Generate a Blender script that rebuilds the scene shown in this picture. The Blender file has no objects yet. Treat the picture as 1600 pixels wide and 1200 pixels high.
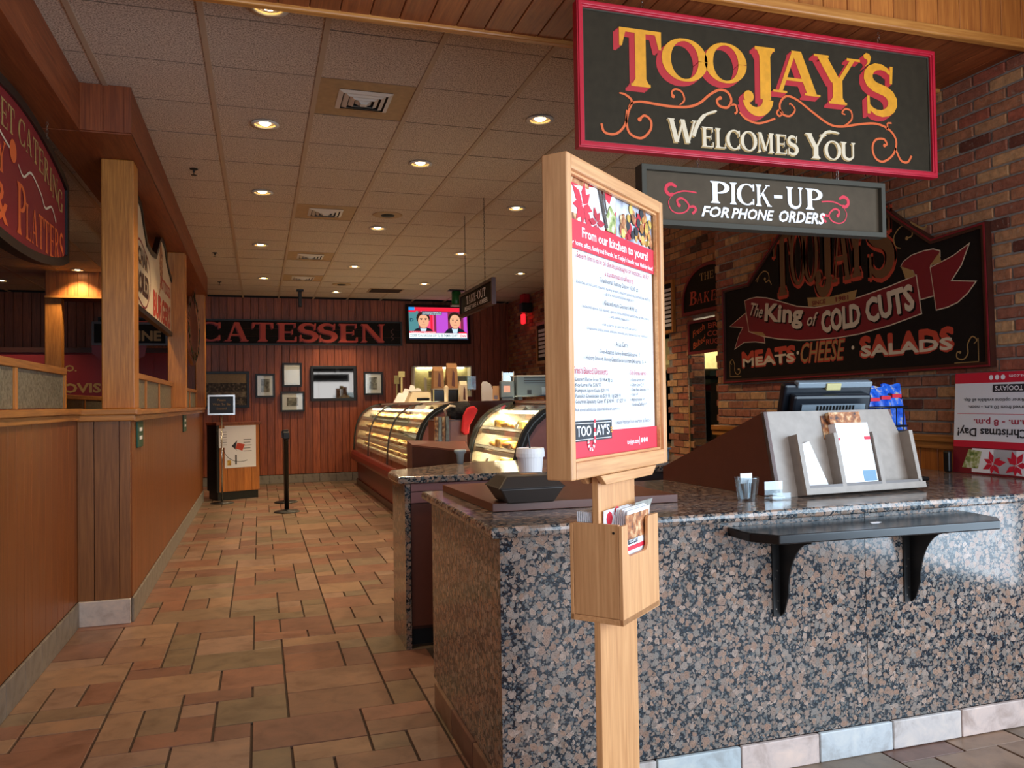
import bpy, bmesh, math, random
from mathutils import Vector, Matrix
random.seed(7)
SC = bpy.context.scene
COL = SC.collection
PI = math.pi
R = math.radians

# ------------------------------------------------------------------ camera
cam_data = bpy.data.cameras.new('camera')
cam = bpy.data.objects.new('camera', cam_data); COL.objects.link(cam)
SC.camera = cam
cam_data.sensor_fit = 'HORIZONTAL'; cam_data.sensor_width = 36.0
cam_data.lens = 36.0*1250/1600
cam_data.clip_start = 0.05; cam_data.clip_end = 100
HC = 1.466
RW = Matrix(((0.95343034, 0.00810416, -0.30150442), (-0.30121261, -0.02592716, -0.95320446), (-0.01554207, 0.99963098, -0.02227867)))
cam.matrix_world = Matrix.Translation((0, 0, HC)) @ RW.to_4x4()

# ------------------------------------------------------------------ render look, world, daylight
SC.view_settings.view_transform = 'Standard'
SC.view_settings.look = 'None'
SC.view_settings.gamma = 1.0
SC.view_settings.use_curve_mapping = False
SC.view_settings.exposure = 0.15
SC.cycles.use_denoising = True
SC.cycles.max_bounces = 7
SC.cycles.diffuse_bounces = 4
SC.cycles.glossy_bounces = 4
SC.cycles.transmission_bounces = 6
SC.cycles.transparent_max_bounces = 10
SC.cycles.sample_clamp_indirect = 4.0
SC.cycles.caustics_reflective = False
SC.cycles.caustics_refractive = False
world = bpy.data.worlds.new('sky'); SC.world = world
world.use_nodes = True
bg = world.node_tree.nodes['Background']
bg.inputs['Color'].default_value = (0.62, 0.80, 1.0, 1)
bg.inputs['Strength'].default_value = 1.1

def area_light(name, loc, rot, sx, sy, energy, color):
    l = bpy.data.lights.new(name, 'AREA'); l.shape = 'RECTANGLE'; l.size = sx; l.size_y = sy
    l.energy = energy; l.color = color
    o = bpy.data.objects.new(name, l); COL.objects.link(o); o.location = loc; o.rotation_euler = rot
    return o
# daylight that comes in through the big shop windows behind the camera
area_light('daylight_window_right', (2.6, -2.35, 1.7), (R(90), 0, 0), 3.4, 2.4, 130, (0.82, 0.9, 1.0))
area_light('daylight_window_left', (-1.6, -2.35, 1.7), (R(90), 0, 0), 3.6, 2.4, 55, (0.8, 0.88, 1.0))
area_light('daylight_window_side', (3.84, .1, 1.65), (R(90), 0, R(90)), 4.2, 2.4, 200, (0.66, 0.83, 1.0))

# ------------------------------------------------------------------ materials
def srgb(h):
    h = h.lstrip('#')
    c = [int(h[i:i+2], 16)/255 for i in (0, 2, 4)]
    return tuple(((x/12.92) if x <= .04045 else ((x+.055)/1.055)**2.4) for x in c) + (1,)
class NT:
    def __init__(s, name):
        m = bpy.data.materials.new(name); m.use_nodes = True
        s.m = m; s.t = m.node_tree; s.b = s.t.nodes['Principled BSDF']
    def n(s, typ, **kw):
        nd = s.t.nodes.new(typ)
        for k, v in kw.items():
            if k in nd.inputs.keys(): nd.inputs[k].default_value = v
            else: setattr(nd, k, v)
        return nd
    def l(s, a, ao, b, bi): s.t.links.new(a.outputs[ao], b.inputs[bi])
    def ramp(s, stops, interp='LINEAR'):
        r = s.n('ShaderNodeValToRGB'); cr = r.color_ramp; cr.interpolation = interp
        cr.elements[0].position = stops[0][0]; cr.elements[0].color = stops[0][1]
        cr.elements[1].position = stops[-1][0]; cr.elements[1].color = stops[-1][1]
        for p, c in stops[1:-1]:
            e = cr.elements.new(p); e.color = c
        return r
    def coords(s, scale, rnd=True, island=False):
        tc = s.n('ShaderNodeTexCoord')
        src, out = tc, 'Object'
        mp = s.n('ShaderNodeMapping'); mp.inputs['Scale'].default_value = scale
        if rnd:
            if island:
                g = s.n('ShaderNodeNewGeometry'); go = 'Random Per Island'
            else:
                g = s.n('ShaderNodeObjectInfo'); go = 'Random'
            mu = s.n('ShaderNodeMath', operation='MULTIPLY'); mu.inputs[1].default_value = 47.0
            s.l(g, go, mu, 0)
            ad = s.n('ShaderNodeVectorMath', operation='ADD')
            s.l(tc, 'Object', ad, 0); s.l(mu, 0, ad, 1)
            s.l(ad, 0, mp, 'Vector')
            s.rnd = (g, go)
        else:
            s.l(tc, 'Object', mp, 'Vector')
        return mp
    def bump(s, src, out, strength, dist=0.005):
        b = s.n('ShaderNodeBump'); b.inputs['Strength'].default_value = strength; b.inputs['Distance'].default_value = dist
        s.l(src, out, b, 'Height'); s.l(b, 'Normal', s.b, 'Normal')
def flat(name, hexc, rough=.6, metal=0, spec=.5, coat=0, noise=.0):
    t = NT(name)
    t.b.inputs['Base Color'].default_value = srgb(hexc)
    t.b.inputs['Roughness'].default_value = rough
    t.b.inputs['Metallic'].default_value = metal
    t.b.inputs['Specular IOR Level'].default_value = spec
    t.b.inputs['Coat Weight'].default_value = coat
    if noise > 0:
        mp = t.coords((6, 6, 6), rnd=False)
        nz = t.n('ShaderNodeTexNoise'); nz.inputs['Scale'].default_value = 4; nz.inputs['Detail'].default_value = 4
        t.l(mp, 'Vector', nz, 'Vector')
        c = srgb(hexc)
        r = t.ramp([(.3, tuple(x*(1-noise) for x in c[:3])+(1,)), (.7, tuple(min(1, x*(1+noise)) for x in c[:3])+(1,))])
        t.l(nz, 'Fac', r, 'Fac'); t.l(r, 'Color', t.b, 'Base Color')
    return t.m
def emit(name, hexc, strength):
    t = NT(name)
    t.b.inputs['Base Color'].default_value = (0, 0, 0, 1)
    t.b.inputs['Emission Color'].default_value = srgb(hexc)
    t.b.inputs['Emission Strength'].default_value = strength
    t.b.inputs['Roughness'].default_value = .25
    return t.m
def wood(name, dark, light, axis='z', rough=.45, grain=1.0, island=False, coat=.0, var=.25):
    t = NT(name)
    s = {'z': (16, 16, 1.1), 'x': (1.1, 16, 16), 'y': (16, 1.1, 16)}[axis]
    mp = t.coords(s, island=island)
    nz = t.n('ShaderNodeTexNoise'); nz.inputs['Scale'].default_value = 2.2*grain; nz.inputs['Detail'].default_value = 6; nz.inputs['Roughness'].default_value = .62; nz.inputs['Distortion'].default_value = .7
    t.l(mp, 'Vector', nz, 'Vector')
    s2 = {'z': (90, 90, 3), 'x': (3, 90, 90), 'y': (90, 3, 90)}[axis]
    mp2 = t.coords(s2, island=island)
    n2 = t.n('ShaderNodeTexNoise'); n2.inputs['Scale'].default_value = 1.4; n2.inputs['Detail'].default_value = 3
    t.l(mp2, 'Vector', n2, 'Vector')
    mx = t.n('ShaderNodeMath', operation='MULTIPLY_ADD'); mx.inputs[1].default_value = .45
    t.l(n2, 'Fac', mx, 0)
    m3 = t.n('ShaderNodeMath', operation='MULTIPLY'); m3.inputs[1].default_value = .6
    t.l(nz, 'Fac', m3, 0); t.l(m3, 0, mx, 2)
    d, l = srgb(dark), srgb(light)
    r = t.ramp([(.34, d), (.52, tuple((a+b)/2 for a, b in zip(d, l))), (.68, l)])
    t.l(mx, 0, r, 'Fac')
    # plank to plank variation
    hs = t.n('ShaderNodeHueSaturation')
    g, go = t.rnd
    mr = t.n('ShaderNodeMapRange'); mr.inputs['To Min'].default_value = 1-var; mr.inputs['To Max'].default_value = 1+var
    t.l(g, go, mr, 'Value'); t.l(mr, 0, hs, 'Value'); t.l(r, 'Color', hs, 'Color')
    t.l(hs, 'Color', t.b, 'Base Color')
    t.b.inputs['Roughness'].default_value = rough
    t.b.inputs['Coat Weight'].default_value = coat; t.b.inputs['Coat Roughness'].default_value = .2
    t.bump(mx, 0, .25, .002)
    return t.m
def brickmat(name, island=False):
    t = NT(name)
    mp = t.coords((9, 9, 9), island=island)
    nz = t.n('ShaderNodeTexNoise'); nz.inputs['Scale'].default_value = 2.6; nz.inputs['Detail'].default_value = 7; nz.inputs['Roughness'].default_value = .7
    t.l(mp, 'Vector', nz, 'Vector')
    g, go = t.rnd
    base = t.ramp([(0, srgb('#6b4034')), (.05, srgb('#9c6450')), (.28, srgb('#ab7658')), (.46, srgb('#9c6852')), (.6, srgb('#b58864')), (.78, srgb('#a5604c')), (.88, srgb('#c2986e')), (.98, srgb('#5c4840'))], 'CONSTANT')
    t.l(g, go, base, 'Fac')
    r = t.ramp([(.28, (.5, .48, .47, 1)), (.5, (.95, .93, .9, 1)), (.72, (1.4, 1.3, 1.2, 1))])
    t.l(nz, 'Fac', r, 'Fac')
    mx = t.n('ShaderNodeMix', data_type='RGBA', blend_type='MULTIPLY'); mx.inputs[0].default_value = .85
    t.l(base, 'Color', mx, 6); t.l(r, 'Color', mx, 7)
    # pale mortar smears
    n2 = t.n('ShaderNodeTexNoise'); n2.inputs['Scale'].default_value = 5.5; n2.inputs['Detail'].default_value = 5
    t.l(mp, 'Vector', n2, 'Vector')
    r2 = t.ramp([(.6, (0, 0, 0, 1)), (.75, (.55, .55, .55, 1))]); t.l(n2, 'Fac', r2, 'Fac')
    m2 = t.n('ShaderNodeMix', data_type='RGBA'); m2.inputs[7].default_value = srgb('#a39484')
    t.l(r2, 'Color', m2, 0); t.l(mx, 2, m2, 6)
    t.l(m2, 2, t.b, 'Base Color')
    t.b.inputs['Roughness'].default_value = .9
    t.b.inputs['Specular IOR Level'].default_value = .25
    t.bump(nz, 'Fac', .9, .008)
    return t.m
def tilemat(name, stops, island=False, rough=.38, sc=5):
    t = NT(name)
    mp = t.coords((sc, sc, sc), island=island)
    nz = t.n('ShaderNodeTexNoise'); nz.inputs['Scale'].default_value = 1.6; nz.inputs['Detail'].default_value = 8; nz.inputs['Roughness'].default_value = .62; nz.inputs['Distortion'].default_value = .5
    t.l(mp, 'Vector', nz, 'Vector')
    g, go = t.rnd
    base = t.ramp([(i/len(stops), srgb(c)) for i, c in enumerate(stops)], 'CONSTANT')
    t.l(g, go, base, 'Fac')
    r = t.ramp([(.3, (.62, .56, .52, 1)), (.5, (1, 1, 1, 1)), (.72, (1.3, 1.22, 1.12, 1))])
    t.l(nz, 'Fac', r, 'Fac')
    mx = t.n('ShaderNodeMix', data_type='RGBA', blend_type='MULTIPLY'); mx.inputs[0].default_value = .8
    t.l(base, 'Color', mx, 6); t.l(r, 'Color', mx, 7)
    t.l(mx, 2, t.b, 'Base Color')
    t.b.inputs['Roughness'].default_value = rough
    t.b.inputs['Specular IOR Level'].default_value = .4
    t.bump(nz, 'Fac', .35, .004)
    return t.m
def granite(name, dark=1.0):
    t = NT(name)
    mp = t.coords((1, 1, 1), rnd=False)
    nd = t.n('ShaderNodeTexNoise'); nd.inputs['Scale'].default_value = 70; nd.inputs['Detail'].default_value = 4
    t.l(mp, 'Vector', nd, 'Vector')
    sub = t.n('ShaderNodeVectorMath', operation='SCALE'); sub.inputs['Scale'].default_value = .022
    t.l(nd, 'Color', sub, 0)
    ad = t.n('ShaderNodeVectorMath', operation='ADD'); t.l(mp, 'Vector', ad, 0); t.l(sub, 0, ad, 1)
    def layer(scale, r0, rmin=.35):
        v = t.n('ShaderNodeTexVoronoi'); v.feature = 'F1'; v.inputs['Scale'].default_value = scale; v.inputs['Randomness'].default_value = .95
        t.l(ad, 0, v, 'Vector')
        sep = t.n('ShaderNodeSeparateColor'); t.l(v, 'Color', sep, 'Color')
        mr = t.n('ShaderNodeMapRange'); mr.inputs['To Min'].default_value = r0*rmin; mr.inputs['To Max'].default_value = r0
        t.l(sep, 0, mr, 'Value')
        dv = t.n('ShaderNodeMath', operation='DIVIDE'); t.l(v, 'Distance', dv, 0); t.l(mr, 0, dv, 1)
        return dv, sep
    blk = tuple(x*dark for x in srgb('#1c2228')[:3])+(1,)
    def cellcol(sep):
        return t.ramp([(0, srgb('#8f7464')), (.25, srgb('#a88b78')), (.45, srgb('#7d6b5e')), (.6, srgb('#b39a8b')), (.8, srgb('#86807a')), (1, srgb('#9a7a68'))])
    d1, s1 = layer(36, .60, .5)
    d2, s2 = layer(74, .62, .6)
    d3, s3 = layer(150, .66, .6)
    c1 = cellcol(s1); t.l(s1, 1, c1, 'Fac')
    rim = t.ramp([(.0, (.9, .86, .82, 1)), (.2, (.6, .58, .56, 1)), (.34, (1.0, .96, .93, 1)), (.6, (.95, .9, .86, 1)), (.74, (.62, .6, .58, 1)), (.84, (1.08, 1.06, 1.04, 1)), (.97, (.95, .95, .95, 1))]); t.l(d1, 0, rim, 'Fac')
    m1 = t.n('ShaderNodeMix', data_type='RGBA', blend_type='MULTIPLY'); m1.inputs[0].default_value = 1; t.l(c1, 'Color', m1, 6); t.l(rim, 'Color', m1, 7)
    c2 = t.ramp([(0, srgb('#6f6c66')), (.3, srgb('#8d7668')), (.6, srgb('#515a5c')), (.8, srgb('#99897c')), (1, srgb('#5f5a55'))]); t.l(s2, 1, c2, 'Fac')
    c3 = t.ramp([(0, srgb('#252b31')), (.35, srgb('#34414b')), (.6, srgb('#11151a')), (.8, srgb('#5d6468')), (1, srgb('#20262c'))]); t.l(s3, 1, c3, 'Fac')
    k3 = t.n('ShaderNodeMath', operation='LESS_THAN'); k3.inputs[1].default_value = 1.0; t.l(d3, 0, k3, 0)
    a3 = t.n('ShaderNodeMix', data_type='RGBA'); a3.inputs[6].default_value = blk; t.l(k3, 0, a3, 0); t.l(c3, 'Color', a3, 7)
    k2 = t.n('ShaderNodeMath', operation='LESS_THAN'); k2.inputs[1].default_value = 1.0; t.l(d2, 0, k2, 0)
    a2 = t.n('ShaderNodeMix', data_type='RGBA'); t.l(k2, 0, a2, 0); t.l(a3, 2, a2, 6); t.l(c2, 'Color', a2, 7)
    k1 = t.n('ShaderNodeMath', operation='LESS_THAN'); k1.inputs[1].default_value = 1.0; t.l(d1, 0, k1, 0)
    a1 = t.n('ShaderNodeMix', data_type='RGBA'); t.l(k1, 0, a1, 0); t.l(a2, 2, a1, 6); t.l(m1, 2, a1, 7)
    t.l(a1, 2, t.b, 'Base Color')
    t.b.inputs['Roughness'].default_value = .15
    t.b.inputs['Specular IOR Level'].default_value = .6
    return t.m
def ceilmat(name):
    t = NT(name)
    mp = t.coords((1, 1, 1), rnd=False)
    nz = t.n('ShaderNodeTexNoise'); nz.inputs['Scale'].default_value = 110; nz.inputs['Detail'].default_value = 3
    t.l(mp, 'Vector', nz, 'Vector')
    r = t.ramp([(.34, srgb('#8a7b6f')), (.5, srgb('#c9b9a8')), (.66, srgb('#e2d3c2'))]); t.l(nz, 'Fac', r, 'Fac')
    t.l(r, 'Color', t.b, 'Base Color'); t.b.inputs['Roughness'].default_value = .95; t.b.inputs['Specular IOR Level'].default_value = .1
    t.bump(nz, 'Fac', .6, .004)
    return t.m
def glassmat(name, col=(1, 1, 1, 1), rough=0.0, mixf=.14, trans=(.95, .97, .96, 1)):
    t = NT(name); nt = t.t
    nt.nodes.remove(t.b)
    tr = t.n('ShaderNodeBsdfTransparent'); tr.inputs['Color'].default_value = trans
    gl = t.n('ShaderNodeBsdfGlossy'); gl.inputs['Roughness'].default_value = rough; gl.inputs['Color'].default_value = col
    fr = t.n('ShaderNodeLayerWeight'); fr.inputs['Blend'].default_value = .5
    pw = t.n('ShaderNodeMath', operation='POWER'); pw.inputs[1].default_value = 4.0; t.l(fr, 'Facing', pw, 0)
    mr = t.n('ShaderNodeMath', operation='MULTIPLY_ADD'); mr.inputs[1].default_value = .8; mr.inputs[2].default_value = mixf*.3; t.l(pw, 0, mr, 0)
    mx = t.n('ShaderNodeMixShader'); t.l(mr, 0, mx, 0); t.l(tr, 0, mx, 1); t.l(gl, 0, mx, 2)
    out = [n for n in nt.nodes if n.type == 'OUTPUT_MATERIAL'][0]
    nt.links.new(mx.outputs[0], out.inputs['Surface'])
    return t.m
def blotch(name, cols, scale=9, rough=.6):
    t = NT(name)
    mp = t.coords((scale, scale, scale))
    nz = t.n('ShaderNodeTexNoise'); nz.inputs['Scale'].default_value = 1.5; nz.inputs['Detail'].default_value = 3
    t.l(mp, 'Vector', nz, 'Vector')
    n = len(cols)
    r = t.ramp([(.3+.4*i/(n-1), srgb(c)) for i, c in enumerate(cols)]); t.l(nz, 'Fac', r, 'Fac')
    t.l(r, 'Color', t.b, 'Base Color'); t.b.inputs['Roughness'].default_value = rough
    return t.m

M = {}
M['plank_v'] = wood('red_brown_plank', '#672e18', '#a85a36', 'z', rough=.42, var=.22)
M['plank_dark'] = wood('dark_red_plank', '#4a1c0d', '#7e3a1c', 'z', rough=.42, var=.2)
M['plank_h'] = wood('amber_plank', '#955020', '#c27834', 'z', rough=.45, var=.12)
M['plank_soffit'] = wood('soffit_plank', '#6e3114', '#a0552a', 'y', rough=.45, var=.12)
M['plank_half'] = wood('oak_panel', '#663414', '#8c5022', 'z', rough=.4, var=.07)
M['pier'] = wood('oak_panel_lightened', '#6e4322', '#936236', 'z', rough=.4, var=.08)  # half-wall oak in a lighter copy, offsetting the bluish front light
M['oak'] = wood('golden_oak', '#97591f', '#cc863a', 'z', rough=.42, var=.06, grain=1.6)
M['oak_y'] = wood('golden_oak_rail', '#7c4a20', '#b87a3c', 'y', rough=.4, var=.06)
M['oak_x'] = wood('golden_oak_trim', '#9a5a22', '#c98a45', 'x', rough=.4, var=.06)
M['beam'] = wood('beam_plank', '#5e2810', '#8e4720', 'z', rough=.5, var=.12)
M['beam_y'] = wood('beam_board', '#6a2e14', '#984f28', 'y', rough=.5, var=.12)
M['stand'] = wood('stand_wood', '#b98050', '#dda570', 'z', rough=.42, var=.05, grain=1.2)
M['stand_x'] = wood('stand_wood_across', '#b98050', '#dda570', 'x', rough=.42, var=.05, grain=1.2)
M['brick'] = brickmat('old_brick')
M['brick_i'] = brickmat('old_brick_joined', True)
M['mortar'] = flat('mortar', '#8d8a84', .95, noise=.25)
floor_cols = ['#735748', '#7d604f', '#74604f', '#7a5646', '#83695a', '#6d5d4b', '#7d594a', '#776554', '#866a56', '#6f5044']
M['tile'] = tilemat('floor_tile', floor_cols)
M['tile_i'] = tilemat('floor_tile_joined', floor_cols, True)
M['base_tile'] = tilemat('skirting_tile', ['#c2c6c8', '#b6bfc6', '#c8bfba', '#bcc5c8', '#cfbbb2'], rough=.45, sc=7)
M['base_tile_i'] = tilemat('skirting_tile_joined', ['#877a70', '#7d766f', '#8d8074'], True, rough=.45, sc=7)
M['grout'] = flat('grout', '#3a2a22', .9, noise=.2)
M['granite'] = granite('brown_granite')
M['granite_top'] = M['granite']
M['ceil'] = ceilmat('ceiling_tile')
M['runner'] = flat('ceiling_runner', '#b39c84', .6)
M['cross'] = flat('cross_runner', '#7d7064', .8)
M['tanpanel'] = flat('tan_panel', '#a88a64', .6, noise=.1)
M['white'] = flat('white_paint', '#d8d2c8', .5)
M['black'] = flat('black_paint', '#0d0c0c', .4)
M['black_gloss'] = flat('black_gloss', '#0b0b0d', .22)
M['black_mat'] = flat('black_matte', '#121110', .7)
M['takeout'] = flat('takeout_foam', '#2b211b', .5)
M['chrome'] = flat('chrome', '#c9c6c0', .22, metal=1)
M['steel'] = flat('steel', '#a79a80', .3, metal=1)
M['gold'] = flat('sign_gold', '#dd951f', .5, noise=.12)
M['sign_red'] = flat('sign_red', '#b4252b', .5)
M['frame_red'] = flat('frame_red', '#b81a30', .35)
M['sign_dark'] = flat('sign_dark', '#332b1f', .7, spec=.15, noise=.12)
M['sign_dark2'] = flat('sign_slate', '#524638', .7, spec=.15, noise=.08)
M['slate_frame'] = flat('slate_frame', '#48443b', .6, spec=.2)
M['sign_black'] = flat('sign_black', '#191310', .7, spec=.2, noise=.15)
M['orange'] = flat('scroll_orange', '#d8602a', .55)
M['cream'] = flat('cream', '#d9c6a8', .55)
M['tan'] = flat('tan_paint', '#a8854f', .6)
M['deep_red'] = flat('deep_red', '#7d1420', .5)
M['brick_red'] = flat('letter_red', '#c2452f', .5)
M['letter_brown'] = flat('letter_brown', '#6e4a2c', .5)
M['paper'] = flat('paper', '#e9e9ec', .6)
M['paper_red'] = flat('paper_red', '#d21f38', .5)
M['ink'] = flat('ink', '#26262b', .6)
M['ink_grey'] = flat('ink_grey', '#5c5c66', .6)
M['ink_red'] = flat('ink_red', '#b03045', .6)
M['print_white'] = flat('print_white', '#f6f4f6', .6)
M['foam'] = flat('foam', '#efebea', .55)
M['laminate'] = flat('brown_laminate', '#5e3326', .35, noise=.06)
M['laminate_dark'] = flat('dark_laminate', '#3c1c14', .35, noise=.08)
M['mauve'] = flat('mauve_laminate', '#8f5a55', .5, noise=.06)
M['grey_lam'] = flat('grey_laminate', '#97897d', .4, noise=.1)
M['grey_lam_d'] = flat('grey_laminate_edge', '#6d625d', .4)
M['case_red'] = flat('case_red', '#6a1c16', .35)
M['glass'] = glassmat('clear_glass', mixf=.05)
M['case_glass'] = glassmat('case_glass', mixf=.1)
M['clear_plastic'] = glassmat('clear_plastic', mixf=.3, trans=(.88, .93, .95, 1))
def frosted():
    t = NT('frosted_glass')
    t.b.inputs['Base Color'].default_value = srgb('#8f8a76'); t.b.inputs['Roughness'].default_value = .45
    mp = t.coords((1, 1, 1), rnd=False)
    nz = t.n('ShaderNodeTexNoise'); nz.inputs['Scale'].default_value = 60; t.l(mp, 'Vector', nz, 'Vector')
    r = t.ramp([(.35, srgb('#6a6553')), (.65, srgb('#9a9480'))]); t.l(nz, 'Fac', r, 'Fac'); t.l(r, 'Color', t.b, 'Base Color')
    t.b.inputs['Transmission Weight'].default_value = .35
    t.bump(nz, 'Fac', .8, .003)
    return t.m
M['frost'] = frosted()
M['lamp'] = emit('lamp_bulb', '#ffe3b0', 28)
M['cone'] = flat('lamp_cone', '#e0b878', .3)
M['tube'] = emit('case_tube', '#fff3d2', 16)
M['brass_lens'] = flat('amber_interior', '#c9a55a', .4, noise=.2)
M['pastry'] = blotch('pastry', ['#6b3413', '#b9752c', '#e0b45c'], 14)
M['salad'] = blotch('salad', ['#8a5a14', '#c8a040', '#e6d98a'], 10)
M['green'] = flat('sign_green', '#0f4a38', .5)
M['kraft'] = flat('kraft_paper', '#a3774f', .75, noise=.1)
M['sepia'] = blotch('sepia_print', ['#2a2018', '#6e5f4b', '#a6987f'], 7)
M['sepia_dark'] = blotch('sepia_dark_print', ['#17120d', '#3a2f24', '#7d6c55'], 16)
M['tan_sky'] = flat('sepia_sky', '#8f7a5a', .6, noise=.1)
M['photo_back'] = blotch('photo_background', ['#5f5a66', '#b9bcc8', '#dfe2ea'], 12)
M['grey_print'] = blotch('grey_print', ['#4a4843', '#8b8880', '#bdbab0'], 9)
M['mirror'] = flat('mirror_glass', '#5a544e', .03, metal=1)
M['print_leaf'] = blotch('print_leaves', ['#4f6a2a', '#a9b06a', '#ece8d8'], 30)
M['print_food'] = blotch('print_food', ['#3a2a2a', '#b06a38', '#e8c898'], 26)
M['print_berry'] = flat('print_berry', '#b5122c', .5)
M['green_bottle'] = flat('green_tube', '#0f5a26', .3)
M['blue_bag'] = blotch('chip_bag', ['#0f2f9a', '#1c55c8', '#2c6fe0', '#d8c48a'], 16, .25)
M['blue_bin'] = flat('blue_grey_plastic', '#6f93ad', .5)
M['pos_grey'] = flat('pos_grey', '#7f8c96', .4)
M['grey_blue'] = flat('till_grey_blue', '#56636b', .5)
M['dark_navy'] = flat('dark_navy_plastic', '#10161f', .35)
M['foliage'] = blotch('wreath', ['#1d2a14', '#33421f', '#6b2218'], 22, .8)
M['red_cloth'] = flat('red_cloth', '#b00c18', .8, noise=.15)
M['black_cloth'] = flat('black_cloth', '#14100f', .9)
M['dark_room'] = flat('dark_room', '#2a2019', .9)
M['teal_room'] = flat('pale_green_wall', '#7d9a90', .8)
M['cream_box'] = flat('cream_box', '#c9bf86', .6, noise=.1)
M['exit_red'] = emit('exit_red', '#ff1f28', 1.6)

# ------------------------------------------------------------------ mesh helpers
class MB:
    def __init__(s): s.v = []; s.f = []; s.sm = False
    def add(s, vs, fs):
        o = len(s.v); s.v += [tuple(v) for v in vs]; s.f += [tuple(i+o for i in f) for f in fs]; return s
    def box(s, x0, x1, y0, y1, z0, z1):
        return s.add([(x0,y0,z0),(x1,y0,z0),(x1,y1,z0),(x0,y1,z0),(x0,y0,z1),(x1,y0,z1),(x1,y1,z1),(x0,y1,z1)],
                     [(0,3,2,1),(4,5,6,7),(0,1,5,4),(1,2,6,5),(2,3,7,6),(3,0,4,7)])
    def prism(s, poly, y0, y1):
        """poly in the x-z plane (counter-clockwise seen from the front, -y), from y0 (front) to y1 (back)"""
        n = len(poly)
        vs = [(x, y0, z) for x, z in poly] + [(x, y1, z) for x, z in poly]
        fs = [tuple(range(n)), tuple(reversed(range(n, 2*n)))] + [(i, i+n, (i+1) % n + n, (i+1) % n) for i in range(n)]
        return s.add(vs, fs)
    def extr(s, poly, z0, z1):
        """poly in the x-y plane (ccw from above)"""
        n = len(poly)
        vs = [(x, y, z0) for x, y in poly] + [(x, y, z1) for x, y in poly]
        fs = [tuple(reversed(range(n))), tuple(range(n, 2*n))] + [(i, (i+1) % n, (i+1) % n + n, i+n) for i in range(n)]
        return s.add(vs, fs)
    def lathe(s, prof, n=20, cx=0, cy=0, cap=True):
        k = len(prof); vs = []
        for r, z in prof:
            for i in range(n):
                a = 2*PI*i/n; vs.append((cx+r*math.cos(a), cy+r*math.sin(a), z))
        fs = [(j*n+i, j*n+(i+1) % n, (j+1)*n+(i+1) % n, (j+1)*n+i) for j in range(k-1) for i in range(n)]
        if cap: fs += [tuple(reversed(range(n))), tuple(range((k-1)*n, k*n))]
        return s.add(vs, fs)
    def tube(s, pts, r, n=8):
        pts = [Vector(p) for p in pts]; k = len(pts); vs = []
        up = Vector((0, 0, 1))
        for i, p in enumerate(pts):
            d = (pts[min(i+1, k-1)]-pts[max(i-1, 0)]).normalized()
            a = d.cross(up)
            if a.length < .05: a = d.cross(Vector((1, 0, 0)))
            a.normalize(); b = d.cross(a)
            rr = r[i] if isinstance(r, (list, tuple)) else r
            for j in range(n):
                t = 2*PI*j/n; q = p + a*math.cos(t)*rr + b*math.sin(t)*rr; vs.append(tuple(q))
        fs = [(i*n+j, i*n+(j+1) % n, (i+1)*n+(j+1) % n, (i+1)*n+j) for i in range(k-1) for j in range(n)]
        fs += [tuple(reversed(range(n))), tuple(range((k-1)*n, k*n))]
        return s.add(vs, fs)
    def flat(s, poly, y):
        """flat front-facing shape in the x-z plane"""
        return s.add([(x, y, z) for x, z in poly], [tuple(range(len(poly)))])
    def ribbon(s, pts, ws, y):
        n = len(pts); L = []; Rr = []
        for i in range(n):
            a = pts[max(i-1, 0)]; b = pts[min(i+1, n-1)]
            dx, dz = b[0]-a[0], b[1]-a[1]; d = math.hypot(dx, dz) or 1
            w = ws[i] if isinstance(ws, (list, tuple)) else ws
            L.append((pts[i][0]-dz/d*w/2, y, pts[i][1]+dx/d*w/2)); Rr.append((pts[i][0]+dz/d*w/2, y, pts[i][1]-dx/d*w/2))
        return s.add(L+Rr, [(i, i+n, i+1+n, i+1) for i in range(n-1)])
    def mesh(s, name, mat):
        me = bpy.data.meshes.new(name); me.from_pydata(s.v, [], s.f); me.update()
        bm = bmesh.new(); bm.from_mesh(me); bmesh.ops.recalc_face_normals(bm, faces=bm.faces); bm.to_mesh(me); bm.free()
        if mat: me.materials.append(mat)
        if s.sm:
            for p in me.polygons: p.use_smooth = True
        return me
    def build(s, name, mat, parent=None, loc=None, rotz=0, bevel=0, smooth=False, label=None, kind=None):
        s.sm = smooth
        me = s.mesh(name, mat)
        o = bpy.data.objects.new(name, me); COL.objects.link(o)
        if parent: o.parent = parent
        if loc is not None: o.location = loc
        if rotz: o.rotation_euler = (0, 0, rotz)
        if bevel:
            b = o.modifiers.new('bevel', 'BEVEL'); b.width = bevel; b.segments = 2; b.limit_method = 'ANGLE'
        if label: o['label'] = label
        if kind: o['kind'] = kind
        return o
def B(x0, x1, y0, y1, z0, z1): return MB().box(x0, x1, y0, y1, z0, z1)
def tag(o, label, cat, group=None):
    o['label'] = label; o['category'] = cat
    if group: o['group'] = group
    return o
def thing(name, label, cat, loc=(0, 0, 0), rotz=0, group=None):
    o = bpy.data.objects.new(name, None); COL.objects.link(o); o.empty_display_size = .1
    o.location = loc; o.rotation_euler = (0, 0, rotz)
    return tag(o, label, cat, group)
def struct(o): o['kind'] = 'structure'; return o
def sroot(name, loc=(0, 0, 0)):
    o = bpy.data.objects.new(name, None); COL.objects.link(o); o.location = loc; o['kind'] = 'structure'; return o
def copy_tree(o, parent=None, label=None):
    c = o.copy(); COL.objects.link(c)
    if parent: c.parent = parent
    if label: c['label'] = label
    for ch in o.children: copy_tree(ch, c)
    return c
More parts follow.
